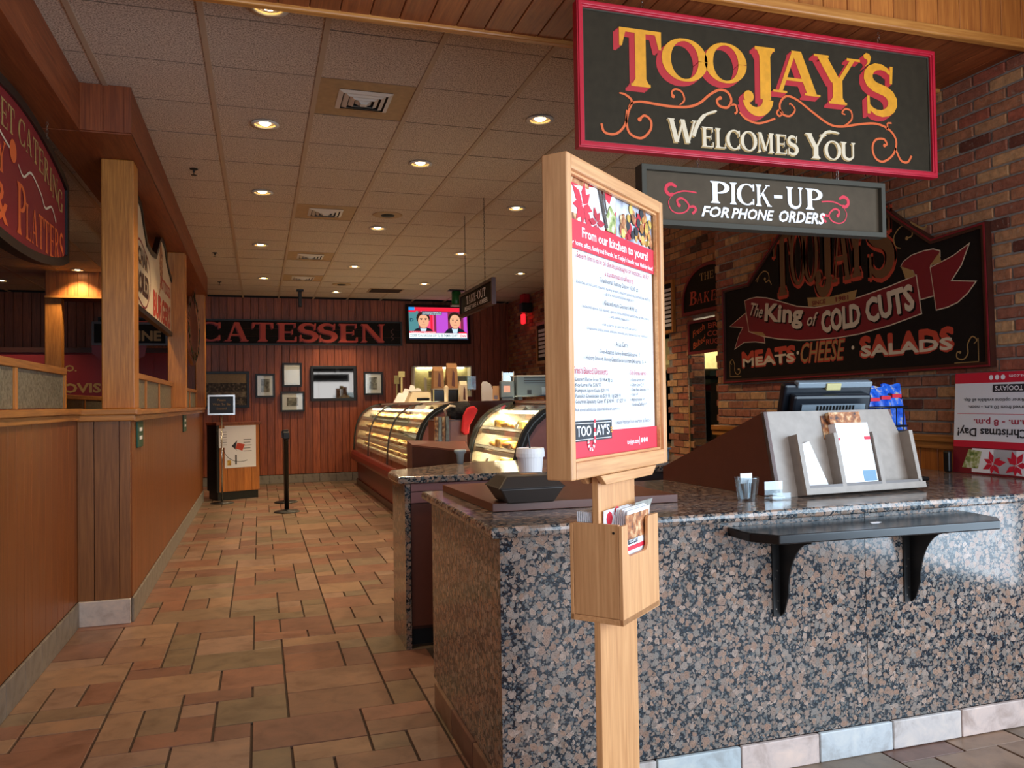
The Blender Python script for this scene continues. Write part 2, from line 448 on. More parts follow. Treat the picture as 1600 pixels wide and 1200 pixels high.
def inst(name, me, parent, loc, scale=None, rot=None):
    o = bpy.data.objects.new(name, me); COL.objects.link(o); o.parent = parent; o.location = loc
    if scale: o.scale = scale
    if rot: o.rotation_euler = rot
    return o
def beveled_unit_box(name, mat, sx, sy, sz, bev):
    bm = bmesh.new(); bmesh.ops.create_cube(bm, size=1)
    bmesh.ops.scale(bm, vec=(sx, sy, sz), verts=bm.verts)
    if bev: bmesh.ops.bevel(bm, geom=list(bm.edges), offset=bev, segments=1, affect='EDGES')
    me = bpy.data.meshes.new(name); bm.to_mesh(me); bm.free(); me.materials.append(mat); return me

# ------------------------------------------------------------------ lettering
def ell(cx, cy, rx, ry, a0, a1, n, wf):
    pts = []; ws = []
    for i in range(n+1):
        a = R(a0+(a1-a0)*i/n)
        pts.append((cx+rx*math.cos(a), cy+ry*math.sin(a))); ws.append(wf(math.degrees(a)))
    return ('r', pts, ws)
W_, T_ = .19, .06
def modw(a, W=W_, T=T_): return T+(W-T)*abs(math.cos(R(a)))**1.6
def q4(*p): return ('p', list(p))
def rect(x0, x1, z0, z1): return ('p', [(x0, z0), (x1, z0), (x1, z1), (x0, z1)])
def stem(x, W=W_, z0=0, z1=1, sb=True, st=True, s=.08):
    o = [rect(x-W/2, x+W/2, z0, z1)]
    if sb: o += [rect(x-W/2-s, x+W/2+s, z0, z0+.05), ('p', [(x-W/2-s*.6, z0+.05), (x+W/2+s*.6, z0+.05), (x+W/2, z0+.14), (x-W/2, z0+.14)])]
    if st: o += [rect(x-W/2-s, x+W/2+s, z1-.05, z1), ('p', [(x-W/2, z1-.14), (x+W/2, z1-.14), (x+W/2+s*.6, z1-.05), (x-W/2-s*.6, z1-.05)])]
    return o
def diag(x0, z0, x1, z1, w): return ('p', [(x0-w/2, z0), (x0+w/2, z0), (x1+w/2, z1), (x1-w/2, z1)])
def serif(x, z, w=.14, up=False): return rect(x-w, x+w, z-.05, z) if up else rect(x-w, x+w, z, z+.05)
def sshape(ox=0):
    P = []; 
    for i in range(9): a = R(25+i*(245-25)/8); P.append((.34+.23*math.cos(a), .745+.215*math.sin(a)))
    for i in range(10): a = R(65-i*(65+160)/9); P.append((.345+.25*math.cos(a), .27+.235*math.sin(a)))
    n = len(P); ws = [.05+.15*math.sin(PI*i/(n-1))**.8 for i in range(n)]
    return [('r', P, ws), q4((.54, .64), (.59, .64), (.61, .99), (.55, .99)), q4((.08, .01), (.14, .01), (.13, .36), (.08, .36))]
G = {
 'A': (.95, [diag(.14, 0, .44, 1, .08), diag(.8, 0, .48, 1, .2), rect(.22, .72, .3, .37), serif(.14, 0), serif(.8, 0, .16)]),
 'B': (.82, stem(.2)+[ell(.3, .755, .27, .215, -90, 90, 10, modw), ell(.3, .27, .34, .245, -90, 90, 10, modw), rect(.2, .32, .94, 1), rect(.2, .32, .49, .55), rect(.2, .32, 0, .06)]),
 'C': (.88, [ell(.48, .5, .36, .47, 48, 312, 20, modw), rect(.72, .79, .66, .98), rect(.72, .78, .04, .3)]),
 'D': (.95, stem(.2)+[ell(.32, .5, .42, .47, -90, 90, 14, modw), rect(.2, .34, .94, 1), rect(.2, .34, 0, .06)]),
 'E': (.82, stem(.2)+[rect(.2, .72, .94, 1), rect(.2, .6, .48, .54), rect(.2, .74, 0, .06), rect(.66, .72, .76, 1), rect(.69, .75, 0, .26), rect(.56, .61, .38, .64)]),
 'F': (.78, stem(.2)+[rect(.2, .72, .94, 1), rect(.2, .6, .48, .54), rect(.66, .72, .76, 1), rect(.56, .61, .38, .64)]),
 'G': (.95, [ell(.48, .5, .36, .47, 48, 312, 20, modw), rect(.72, .79, .66, .98)]+stem(.74, .17, .03, .42, False, True)),
 'H': (1.0, stem(.2)+stem(.8)+[rect(.2, .8, .47, .53)]),
 'I': (.42, stem(.21)),
 'J': (.62, stem(.4, W_, .2, 1, False, True)+[ell(.24, .2, .2, .2, 0, -170, 12, lambda a: .19-.09*min(1, abs(a)/150)), ('p', [(.1+.09*math.cos(R(30*i)), .22+.09*math.sin(R(30*i))) for i in range(12)])]),
 'K': (.95, stem(.2)+[diag(.26, .4, .74, 1, .09), diag(.83, 0, .42, .6, .2), serif(.74, 1, .13, True), serif(.83, 0, .15)]),
 'L': (.76, stem(.2)+[rect(.2, .7, 0, .06), rect(.65, .71, 0, .28)]),
 'M': (1.15, stem(.16, .08)+stem(.98, W_)+[diag(.2, 1, .55, .08, .19), diag(.55, .08, .93, 1, .08)]),
 'N': (1.02, stem(.16, .08)+stem(.86, .08)+[diag(.19, 1, .84, 0, .2)]),
 'O': (.98, [ell(.49, .5, .38, .48, 0, 360, 28, modw)]),
 'P': (.8, stem(.2)+[ell(.3, .725, .34, .245, -90, 90, 12, modw), rect(.2, .32, .94, 1), rect(.2, .32, .45, .51)]),
 'R': (.92, stem(.2)+[ell(.3, .745, .32, .225, -90, 90, 12, modw), rect(.2, .32, .94, 1), rect(.2, .32, .49, .55), diag(.8, 0, .42, .52, .2), serif(.8, 0, .15)]),
 'S': (.7, sshape()),
 'T': (.86, stem(.43, .2, 0, 1, True, False)+[rect(.04, .82, .93, 1), q4((.04, .68), (.09, .68), (.16, .95), (.04, 1)), q4((.77, .68), (.82, .68), (.82, 1), (.7, .95))]),
 'U': (.95, stem(.2, W_, .3, 1, False, True)+stem(.76, .08, .3, 1, False, True)+[('r', [(.2+.28*(1-math.cos(R(a))), .3-.26*math.sin(R(a))) for a in range(0, 181, 15)], [W_-(W_-.08)*a/180 for a in range(0, 181, 15)])]),
 'V': (.92, [diag(.16, 1, .44, 0, .2), diag(.76, 1, .48, 0, .08), serif(.16, 1, .15, True), serif(.76, 1, .13, True)]),
 'W': (1.3, [diag(.15, 1, .38, 0, .19), diag(.66, 1, .4, 0, .08), diag(.62, 1, .85, 0, .19), diag(1.14, 1, .87, 0, .08), serif(.15, 1, .14, True), serif(1.14, 1, .12, True)]),
 'Y': (.9, [diag(.14, 1, .42, .45, .2), diag(.76, 1, .46, .45, .09)]+stem(.44, .19, 0, .5, True, False)+[serif(.14, 1, .14, True), serif(.76, 1, .13, True)]),
 "'": (.3, [('p', [(.06, .58), (.16, .72), (.15, .80), (.05, .84), (.04, .93), (.12, 1.0), (.22, .98), (.27, .88), (.22, .70)])]),
 '-': (.5, [rect(.06, .42, .43, .54)]),
 '.': (.3, [rect(.08, .22, 0, .14)]),
 ' ': (.45, []),
}
def glyph(mb, ch, x0, z0, x1, z1, y, skew=0):
    """one serif capital fitted to the box x0..x1, z0..z1"""
    adv, parts = G[ch]
    xs = []
    for p in parts: xs += [a for a, b in p[1]]
    mn = min(xs)-.03; mx = max(xs)+.03
    sx = (x1-x0)/(mx-mn); sz = z1-z0
    for i, p in enumerate(parts):
        yi = y-.00012*i*(1 if sz > .04 else .5)
        if p[0] == 'p':
            mb.flat([(x0+(a-mn)*sx+skew*b*sz, z0+b*sz) for a, b in p[1]], yi)
        else:
            q = MB().ribbon(p[1], p[2], 0)
            mb.add([(x0+(a-mn)*sx+skew*c*sz, yi, z0+c*sz) for a, _, c in q.v], q.f)
def serif_line(mb, text, x0, x1, z0, z1, y, small=1.0, skew=0, path=None):
    """serif words spread over x0..x1; with small<1 all but word initials are small capitals"""
    tot = 0; items = []; start = True
    for ch in text:
        s = 1.0 if (start or small == 1.0) else small
        items.append((ch, tot, s)); tot += G[ch][0]*s
        start = (ch == ' ')
    k = (x1-x0)/tot
    for ch, a, s in items:
        if ch == ' ': continue
        w = G[ch][0]*s*k
        xa = x0+a*k+w*.05; xb = x0+a*k+w*.97
        dz = path((xa+xb)/2) if path else 0
        glyph(mb, ch, xa, z0+dz, xb, z0+dz+(z1-z0)*s, y, skew)
_tc = {}
def sans(name, text, mat, parent, x0, x1, z0, h, y, bold=0.0, shear=0.0, rot=0.0, path=None, align='FIT', flip=False, label=None):
    """built-in sans lettering: cap height h, squeezed to x0..x1, standing on z0"""
    rb_ = bold; bold = min(bold, .012)
    key = (text, round(bold, 3), shear)
    if key not in _tc:
        cu = bpy.data.curves.new('txt', 'FONT'); cu.body = text; cu.size = 1; cu.offset = bold; cu.shear = shear; cu.resolution_u = 2
        to = bpy.data.objects.new('txt', cu); COL.objects.link(to)
        dg = bpy.context.evaluated_depsgraph_get(); dg.update()
        me = bpy.data.meshes.new_from_object(to.evaluated_get(dg))
        vs = [tuple(v.co) for v in me.vertices]; fs = [tuple(p.vertices) for p in me.polygons]
        bpy.data.objects.remove(to); bpy.data.curves.remove(cu); bpy.data.meshes.remove(me)
        _tc[key] = (vs, fs)
    vs, fs = _tc[key]
    if not vs: return None
    mn = min(v[0] for v in vs); mx = max(v[0] for v in vs)
    sx = (x1-x0)/(mx-mn); sz = h/.70
    mb = MB(); out = []
    cxr, czr = (x0+x1)/2, z0+h/2
    for v in vs:
        a = x0+(v[0]-mn)*sx; c = z0+v[1]*sz
        if path: c += path(a)
        if rot:
            da, dc = a-cxr, c-czr
            a = cxr+da*math.cos(rot)-dc*math.sin(rot); c = czr+da*math.sin(rot)+dc*math.cos(rot)
        out.append((a, y, c))
    mb.add(out, fs)
    if rb_ > .012:
        e = (rb_-.012)*sz
        for k, (dx, dz) in enumerate(((-e, 0), (e, 0), (0, e), (0, -e), (-.7*e, .7*e), (.7*e, .7*e), (.7*e, -.7*e), (-.7*e, -.7*e))):
            mb.add([(a+dx, b+.00006*(k+1), c+dz) for a, b, c in out], fs)
    me = bpy.data.meshes.new(name); me.from_pydata(mb.v, [], mb.f); me.update(); me.materials.append(mat)
    o = bpy.data.objects.new(name, me); COL.objects.link(o); o.parent = parent
    if flip: o.scale = (-1, 1, -1)
    if label: o['label'] = label
    return o
def letters(name, mb, mat, parent, label=None):
    me = bpy.data.meshes.new(name); me.from_pydata(mb.v, [], mb.f); me.update(); me.materials.append(mat)
    o = bpy.data.objects.new(name, me); COL.objects.link(o); o.parent = parent
    if label: o['label'] = label
    return o
def smooth_pts(pts, n=6):
    """Catmull-Rom through the points"""
    P = [pts[0]]+list(pts)+[pts[-1]]; out = []
    for i in range(1, len(P)-2):
        for k in range(n):
            t = k/n; p0, p1, p2, p3 = P[i-1], P[i], P[i+1], P[i+2]
            out.append(tuple(.5*((2*p1[j])+(-p0[j]+p2[j])*t+(2*p0[j]-5*p1[j]+4*p2[j]-p3[j])*t*t+(-p0[j]+3*p1[j]-3*p2[j]+p3[j])*t**3) for j in range(2)))
    out.append(pts[-1]); return out
def scroll(mb, pts, w, y, ball=0, w1=None):
    sp = smooth_pts(pts); n = len(sp)
    ws = [w*(.45+.55*math.sin(PI*min(1, (i+1)/(n*.25))/2))*(1 if w1 is None else 1+(w1/w-1)*i/(n-1)) for i in range(n)]
    mb.ribbon(sp, ws, y)
    if ball: 
        cx, cz = sp[-1]; mb.flat([(cx+ball*math.cos(2*PI*i/12), cz+ball*math.sin(2*PI*i/12)) for i in range(12)], y-.0002)
def disc(cx, cz, r, n=16, rz=None): return [(cx+r*math.cos(2*PI*i/n), cz+(rz or r)*math.sin(2*PI*i/n)) for i in range(n)]
def ring_frame(mb, outer, inner, y0, y1):
    """frame between two outlines of equal count"""
    n = len(outer)
    vs = [(x, y0, z) for x, z in outer]+[(x, y0, z) for x, z in inner]+[(x, y1, z) for x, z in outer]+[(x, y1, z) for x, z in inner]
    fs = []
    for i in range(n):
        j = (i+1) % n
        fs += [(i, j, n+j, n+i), (2*n+i, 3*n+i, 3*n+j, 2*n+j), (i, 2*n+i, 2*n+j, j), (n+i, n+j, 3*n+j, 3*n+i)]
    return mb.add(vs, fs)
def rectf(x0, x1, z0, z1): return [(x0, z0), (x1, z0), (x1, z1), (x0, z1)]
def inset(poly, d):
    """inset a ccw outline"""
    n = len(poly); out = []
    for i in range(n):
        a, b, c = poly[i-1], poly[i], poly[(i+1) % n]
        def nrm(p, q):
            dx, dz = q[0]-p[0], q[1]-p[1]; L = math.hypot(dx, dz) or 1; return (-dz/L, dx/L)
        n1, n2 = nrm(a, b), nrm(b, c)
        mx, mz = n1[0]+n2[0], n1[1]+n2[1]; L = math.hypot(mx, mz) or 1; mx /= L; mz /= L
        k = d/max(.35, mx*n1[0]+mz*n1[1]); out.append((b[0]+mx*k, b[1]+mz*k))
    return out

# ================================================================== STRUCTURE
CZ, SZ = 3.494, 3.29
# ---- floor: dark grout bed with individually laid stone tiles
U = .1651
floor = struct(B(-6, 6.2, -2.6, 16, -.12, -.012).build('floor', M['grout']))
rng = random.Random(11)
X0T, NX, NY = -1.20-U*14, 48, 112   # grid origin
Y0T = -2.5
occ = {}
pieces = []
shapes = [((3, 2), 5), ((2, 2), 5), ((2, 1), 5), ((1, 1), 3), ((3, 1), 1.5), ((1, 2), 3)]
def wanted(x, y):
    if y < 2.9: return -3.2 < x < 4.2
    if y < 6.1 and x < -1.2: return False
    return -1.20 < x < (.95 if y < 4.7 else 1.0 if y < 5.3 else 1.75)
for j in range(NY):
    for i in range(NX):
        if (i, j) in occ: continue
        x, y = X0T+i*U, Y0T+j*U
        if not wanted(x+U/2, y+U/2): continue
        opts = []
        for (w, d), k in shapes:
            if all((i+a, j+b) not in occ for a in range(w) for b in range(d)) and i+w <= NX: opts.append(((w, d), k))
        tot = sum(k for _, k in opts); r = rng.random()*tot
        for (w, d), k in opts:
            r -= k
            if r <= 0: break
        for a in range(w):
            for b in range(d): occ[(i+a, j+b)] = 1
        pieces.append((x+w*U/2, y+d*U/2, w, d))
def seen(p):
    x, y, w, d = p
    f = x*.3+y*.954
    if f < .9: return 0
    lat = x*.953-y*.301
    u = 800+1250*lat/f; v = 600+1250*HC/f
    if u < -60 or u > 1660 or v > 1300: return 0
    return w*d/f**3
pieces.sort(key=seen, reverse=True)
_tm = {}
stuff = MB()
for k, (x, y, w, d) in enumerate(pieces):
    jz = rng.uniform(-.0015, .0015)
    if k < 300:
        if (w, d) not in _tm: _tm[(w, d)] = beveled_unit_box('floor_tile', M['tile'], w*U-.011, d*U-.004, .02, .0015)
        inst('floor_tile', _tm[(w, d)], floor, (x, y, -.01+jz))
    else:
        a, b = (w*U-.011)/2, (d*U-.004)/2
        stuff.box(x-a, x+a, y-b, y+b, -.02, jz)
o = stuff.build('floor_tiles_beyond', M['tile_i'], floor); o['kind'] = 'stuff'

# ---- ceiling grid
ceil = sroot('ceiling', (0, 0, CZ))
B(-6, 6.2, 3.7, 16, .03, .08).build('ceiling_deck', M['dark_room'], ceil)
PX, PY, GX, GY = .635, .65, .365, 5.03
vent_cells = {(0, 0), (0, 5), (0, 9), (0, 12), (6, 9), (6, 5)}
dark_cells = {(3, 14)}
ct = beveled_unit_box('ceiling_tile', M['ceil'], PX-.012, PY-.004, .02, .002)
vt = beveled_unit_box('ceiling_panel', M['tanpanel'], PX-.012, PY-.006, .02, .003)
for i in range(-8, 8):
    for j in range(-2, 17):
        y0 = GY+j*PY
        if y0+PY > 15.9: continue
        inst('ceiling_tile' if (i, j) not in vent_cells else 'vent_panel', vt if (i, j) in vent_cells else ct, ceil, (GX+(i+.5)*PX, y0+PY/2, .012+rng.uniform(-.001, .001)))
for i in range(-8, 9):
    B(GX+i*PX-.016, GX+i*PX+.016, 3.72, 15.75, -.006, .006).build('grid_runner', M['runner'], ceil)
for j in range(-2, 18):
    B(-4.8, 5.3, GY+j*PY-.003, GY+j*PY+.003, .0, .02).build('cross_runner', M['cross'], ceil)

# ---- plank walls
def planks(parent, mat, x0, x1, z0, z1, pitch, y, face=-1, gap=.006, th=.018, name='plank', rz=0):
    """vertical planks along local x, front at local y"""
    n = int(round((x1-x0)/pitch)); p = (x1-x0)/n
    me = beveled_unit_box(name, mat, p-gap, th, z1-z0, .003)
    for i in range(n):
        inst(name, me, parent, (x0+(i+.5)*p, y, (z0+z1)/2))
wb = struct(B(-6, 6.2, 0, .15, 0, CZ+.1).build('wall_back', M['black_mat'], loc=(0, 15.72, 0)))
planks(wb, M['plank_v'], -5.0, 5.0, .165, CZ, .1395, -.01)
bb = sroot('baseboard_back', (0, 15.69, 0))
me = beveled_unit_box('skirting_tile', M['base_tile_i'], .302, .016, .155, .003)
for i in range(24): inst('skirting_tile', me, bb, (-.9+.306*i, -.012, .0785))
# left dining wall
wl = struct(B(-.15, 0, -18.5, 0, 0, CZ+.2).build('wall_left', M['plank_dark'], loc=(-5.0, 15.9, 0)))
# brick wall on the right: near part
def bricks(parent, y0, y1, z0, z1, x, holes=(), stuff_mb=None, keep=None, mesh=None):
    """running-bond bricks facing -x on the plane x"""
    bl, bh, ph, pz = .204, .0600, .2135, .0708
    row = 0; out = []
    z = z0
    while z < z1-.01:
        off = (row % 2)*ph/2 + rng.uniform(-.006, .006)
        y = y0-off
        while y < y1:
            a, b = max(y, y0), min(y+bl, y1)
            if b-a > .03 and not any(h[0] < (a+b)/2 < h[1] and h[2] < z+bh/2 < h[3] for h in holes):
                out.append((a, b, z, min(z+bh, z1)))
            y += ph
        z += pz; row += 1
    return out
wr = struct(B(0, .27, 2.45, 6.235, 0, 4.3).build('wall_right', M['mortar'], loc=(3.902, 0, 0)))
ws = struct(sroot('wall_right_entry', (3.91, 0, 0)))
B(0, .2, -2.6, 2.45, 0, .4).build('sill_wall', M['plank_half'], ws); B(0, .2, -2.6, 2.45, 2.9, 4.3).build('head_wall', M['plank_half'], ws)
B(0, .2, 2.25, 2.45, .4, 2.9).build('window_post', M['plank_half'], ws); B(0, .2, -2.6, -2.1, .4, 2.9).build('window_post', M['plank_half'], ws)
w4 = sroot('window_4', (3.91, 0, 0))
for a in (-2.1, -.68, .74, 2.2): B(.05, .1, a, a+.05, .4, 2.9).build('mullion', M['black'], w4)
for z in (.4, 2.85): B(.05, .1, -2.05, 2.2, z, z+.05).build('window_frame', M['black'], w4)
bl = bricks(None, 2.45, 6.235, 1.24, 4.2, 0)
def bsize(b):
    yc = (b[0]+b[1])/2; f = 3.89*.3+yc*.954; lat = 3.89*.953-yc*.301; u = 800+1250*lat/f; zz = (b[2]+b[3])/2
    v = 600-1250*(zz-HC)/f+30
    if u > 1625 or v < -40: return 0
    if yc > 3.45 and yc < 5.95 and 1.62 < zz < 2.35: return 0
    if zz > SZ and yc > 3.15: return 0
    return (b[1]-b[0])/f**2
bl.sort(key=bsize, reverse=True)
mb = MB()
bm_full = {}
for k, (a, b, z0, z1) in enumerate(bl):
    jx = rng.uniform(-.005, .004)
    if k < 300:
        key = round(b-a, 3)
        if key not in bm_full:
            m = beveled_unit_box('brick', M['brick'], .04, b-a, .0600, .006)
            rr = random.Random(k)
            for v in m.vertices: v.co += Vector((rr.uniform(-.0015, .0015),)*3)
            bm_full[key] = m
        inst('brick', bm_full[key], wr, (.010+jx*.6, (a+b)/2, (z0+z1)/2), rot=(rng.uniform(-.01, .01), 0, rng.uniform(-.006, .006)))
    else: mb.box(-.010+jx*.6, .02, a, b, z0, z1)
o = mb.build('bricks_beyond', M['brick_i'], wr); o['kind'] = 'stuff'
# wainscot under the brick wall, behind the counter
wc = sroot('trim_1', (3.89, 0, 0))
planks_me = beveled_unit_box('plank', M['plank_h'], .02, .13, 1.2, .003)
for i in range(32): inst('plank', planks_me, wc, (-.03, 2.0+.1345*i-.03, .59))
B(-.075, 0, 1.9, 6.24, 1.19, 1.232).build('cap_rail', M['oak_y'], wc, bevel=.006)
B(-.06, 0, 1.9, 6.24, 1.15, 1.19).build('cap_moulding', M['oak_y'], wc)

# further brick wall behind the end of the first one, with the kitchen openings
wf = struct(sroot('wall_right_middle', (4.2, 0, 0)))
for (a, b, c, d) in ((6.2, 6.75, 0, CZ), (6.75, 7.285, 2.28, CZ), (7.285, 7.70, 0, CZ), (7.70, 8.67, 2.20, CZ), (8.67, 9.15, 0, CZ), (7.70, 8.67, 0, .35)):
    B(.02, .2, a, b, c, d).build('wall_core', M['mortar'], wf)
mb = MB()
for a, b, z0, z1 in bricks(None, 6.24, 9.15, .05, CZ, 0, holes=((6.75, 7.285, 0, 2.28), (7.70, 8.67, .35, 2.20))):
    jx = rng.uniform(-.004, .003); mb.box(.010+jx, .03, a, b, z0, z1)
for k in range(1, 32):       # reveal of the opening
    mb.box(.0, .19, 7.28, 7.295, k*.0708, k*.0708+.06)
o = mb.build('bricks_beyond', M['brick_i'], wf); o['kind'] = 'stuff'
B(.0, .03, 7.262, 7.28, 0, 2.28).build('corner_guard', M['chrome'], wf)
# kitchen beyond
wk = struct(sroot('wall_kitchen', (6.3, 0, 0)))
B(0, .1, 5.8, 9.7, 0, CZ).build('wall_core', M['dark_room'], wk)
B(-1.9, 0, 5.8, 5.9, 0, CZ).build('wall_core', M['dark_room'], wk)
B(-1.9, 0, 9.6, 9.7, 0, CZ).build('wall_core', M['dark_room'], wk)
B(-1.1, -1.0, 8.5, 9.5, 1.5, 2.4).build('tiled_hood_panel', M['teal_room'], wk)
# far brick wall
wff = struct(B(0, .2, 9.15, 15.9, 0, CZ+.1).build('wall_right_far', M['mortar'], loc=(4.92, 0, 0)))
mb = MB()
for a, b, z0, z1 in bricks(None, 9.15, 15.7, .9, CZ, 0):
    jx = rng.uniform(-.006, .003); mb.box(-.012+jx, .01, a, b, z0, z1)
o = mb.build('bricks_beyond', M['brick_i'], wff); o['kind'] = 'stuff'
ret = struct(B(4.2, 5.1, 9.15, 9.3, 0, CZ).build('wall_right_return', M['mortar']))
# shop front behind the camera with its windows
wfr = struct(sroot('wall_front', (0, -2.6, 0)))
B(-5, 4.1, -.1, .1, 0, .35).build('sill_wall', M['plank_half'], wfr)
B(-5, 4.1, -.1, .1, 3.0, 4.3).build('head_wall', M['plank_half'], wfr)
for x in (-5, -3.55, .3, .95, 3.78):
    B(x-.12, x+.12, -.1, .1, .35, 3.0).build('window_post', M['plank_half'], wfr)
for n, (x0, x1) in enumerate(((-3.43, .18), (1.07, 3.63), (-4.88, -3.67))):
    w = sroot('window_%d' % (n+1), (0, -2.6, 0))
    mb = MB()
    ring_frame(mb, rectf(x0, x1, .35, 3.0), rectf(x0+.05, x1-.05, .4, 2.95), -.04, .04)
    mb.build('window_frame', M['black'], w)
    B((x0+x1)/2-.02, (x0+x1)/2+.02, -.03, .03, .4, 2.95).build('mullion', M['black'], w)
# entry ceiling above the camera and the header with its soffit
ce = struct(B(-5, 4.1, -2.7, 3.155, 4.25, 4.35).build('ceiling_entry', M['ceil']))
hd = struct(B(-1.3, 3.9, 0, .6, 0, .96).build('trim_2', M['plank_dark'], loc=(0, 3.165, SZ+.012)))
sp = beveled_unit_box('plank', M['plank_soffit'], .1345, .6, .014, .003)
for i in range(38): inst('plank', sp, hd, (-1.22+.1385*i, .3, -.002))
hp = beveled_unit_box('plank', M['plank_h'], .1345, .016, .9, .003)
for i in range(38): inst('plank', hp, hd, (-1.22+.1385*i, -.006, .46))
B(-1.3, 3.9, -.035, .012, -.028, .022).build('front_moulding', M['oak_x'], hd, bevel=.008)
B(-1.3, 3.9, .575, .62, -.028, .012).build('rear_moulding', M['oak_x'], hd, bevel=.008)
B(-1.3, 3.9, .6, .615, -.02, .2).build('rear_board', M['plank_soffit'], hd)

# ---- left half walls, pier, caps
def half_wall(name, x, y0, y1, zt, mat):
    r = sroot(name, (x, 0, 0))
    B(-.22, -.02, y0, y1, 0, zt).build('wall_core', M['plank_dark'], r)
    n = int(round((y1-y0)/.142)); p = (y1-y0)/n
    me = beveled_unit_box('plank', mat, .02, p-.003, zt-.17, .002)
    for i in range(n): inst('plank', me, r, (-.01, y0+(i+.5)*p, .17+(zt-.17)/2))
    me = beveled_unit_box('skirting_tile', M['base_tile_i'], .016, .327, .165, .003)
    n = int((y1-y0)/.33)
    for i in range(n+1):
        yy = y1-.165-.33*i
        if yy > y0: inst('skirting_tile', me, r, (.004, yy, .0825))
    return r
hw1 = half_wall('wall_left_near', -1.17, -2.4, 6.04, 1.40, M['plank_half'])
B(-.25, .035, -2.4, 6.04, 1.425, 1.465).build('cap_board', M['oak_y'], hw1, bevel=.006)
B(-.24, .02, -2.4, 6.04, 1.385, 1.425).build('cap_moulding', M['oak_y'], hw1, bevel=.004)
hw2 = half_wall('wall_left_inner', -.84, 6.06, 13.3, 1.39, M['plank_half'])
B(-.34, .045, 6.0, 13.36, 1.415, 1.455).build('cap_board', M['oak_y'], hw2, bevel=.006)
B(-.33, .03, 6.01, 13.35, 1.375, 1.415).build('cap_moulding', M['oak_y'], hw2, bevel=.004)
pr = sroot('wall_left_pier', (0, 6.04, 0))
B(-1.20, -.85, .0, .1, 0, 1.39).build('wall_core', M['plank_dark'], pr)
for a, b in ((-1.17, -1.07), (-1.068, -.915), (-.913, -.845)): B(a+.001, b-.001, -.018, 0, .17, 1.39).build('plank', M['pier'], pr, bevel=.002)
B(-1.165, -.845, -.034, .0, .002, .168).build('skirting_tile', M['base_tile'], pr, bevel=.003)
B(-1.38, -.80, -.06, .2, 1.42, 1.46).build('cap_board', M['oak_x'], pr, bevel=.006)
B(-1.36, -.815, -.045, .18, 1.38, 1.42).build('cap_moulding', M['oak_x'], pr, bevel=.004)

# ---- boxed beam over the half walls
bmn = sroot('trim_3', (0, 0, 0))
B(-1.25, -1.07, -2.3, 5.72, 3.21, CZ+.8).build('beam_core', M['beam'], bmn)
B(-1.26, -1.05, 3.8, 5.7, 3.195, 3.215).build('beam_board', M['beam_y'], bmn)
B(-1.069, -1.05, 3.8, 5.52, 3.215, CZ).build('beam_board', M['beam_y'], bmn)
for a, b in ((-1.05, -.92), (-.918, -.80)): B(a, b, 5.5, 5.52, 3.2, CZ).build('beam_board', M['beam'], bmn, bevel=.002)
B(-.80, -.757, 5.5, 5.54, 3.2, CZ).build('corner_strip', M['beam'], bmn, bevel=.002)
B(-1.05, -.78, 5.52, 13.4, 3.21, CZ).build('beam_core', M['beam'], bmn)
B(-.78, -.76, 5.54, 13.4, 3.2, CZ).build('beam_board', M['beam_y'], bmn)
B(-1.26, -.76, 5.52, 13.4, 3.193, 3.21).build('beam_board', M['beam_y'], bmn)
for n, (x0, x1, y0, y1, zb) in enumerate(((-1.03, -.822, 6.08, 6.29, 1.46), (-.962, -.778, 9.6, 9.79, 1.455), (-.925, -.785, 13.15, 13.32, 1.455))):
    p = struct(sroot('trim_%d' % (4+n), ((x0+x1)/2, (y0+y1)/2, zb)))
    w, d = (x1-x0)/2, (y1-y0)/2
    B(-w, w, -d, d, 0, 3.193-zb).build('post_shaft', M['oak'], p, bevel=.008)
# frosted dividers standing on the caps
def divider(x, y0, y1, zb, zt, posts, label):
    t = thing('glass_divider', label, 'divider', (x, (y0+y1)/2, zb), 0, None)
    h = zt-zb
    hl = (y1-y0)/2
    B(-.025, .025, -hl, hl, h-.045, h).build('top_rail', M['oak_y'], t, bevel=.004)
    ys = [-hl+.02] + [p-(y0+y1)/2 for p in posts] + [hl-.02]
    for y in ys: B(-.022, .022, y-.02, y+.02, 0, h-.045).build('stile', M['oak'], t, bevel=.003)
    for a, b in zip(ys[:-1], ys[1:]): B(-.008, .008, a+.021, b-.021, .004, h-.047).build('frosted_pane', M['frost'], t)
    return t
divider(-1.245, 1.2, 5.98, 1.466, 1.735, (2.6, 3.95, 4.83), 'frosted glass divider nearest the viewer, left of the thick oak post')
divider(-.93, 6.4, 9.55, 1.456, 1.74, (7.4, 8.35), 'frosted glass divider between the first and second oak posts')
divider(-.93, 9.9, 13.05, 1.456, 1.72, (10.9, 11.9), 'frosted glass divider between the second and last oak posts')
o = divider(-1.75, 8.2, 10.4, 1.30, 1.60, (9.3,), 'textured glass divider behind the thick oak post in the dining room')
B(-.1, .1, -1.1, 1.1, -1.31, 0).build('low_wall', M['plank_half'], o)

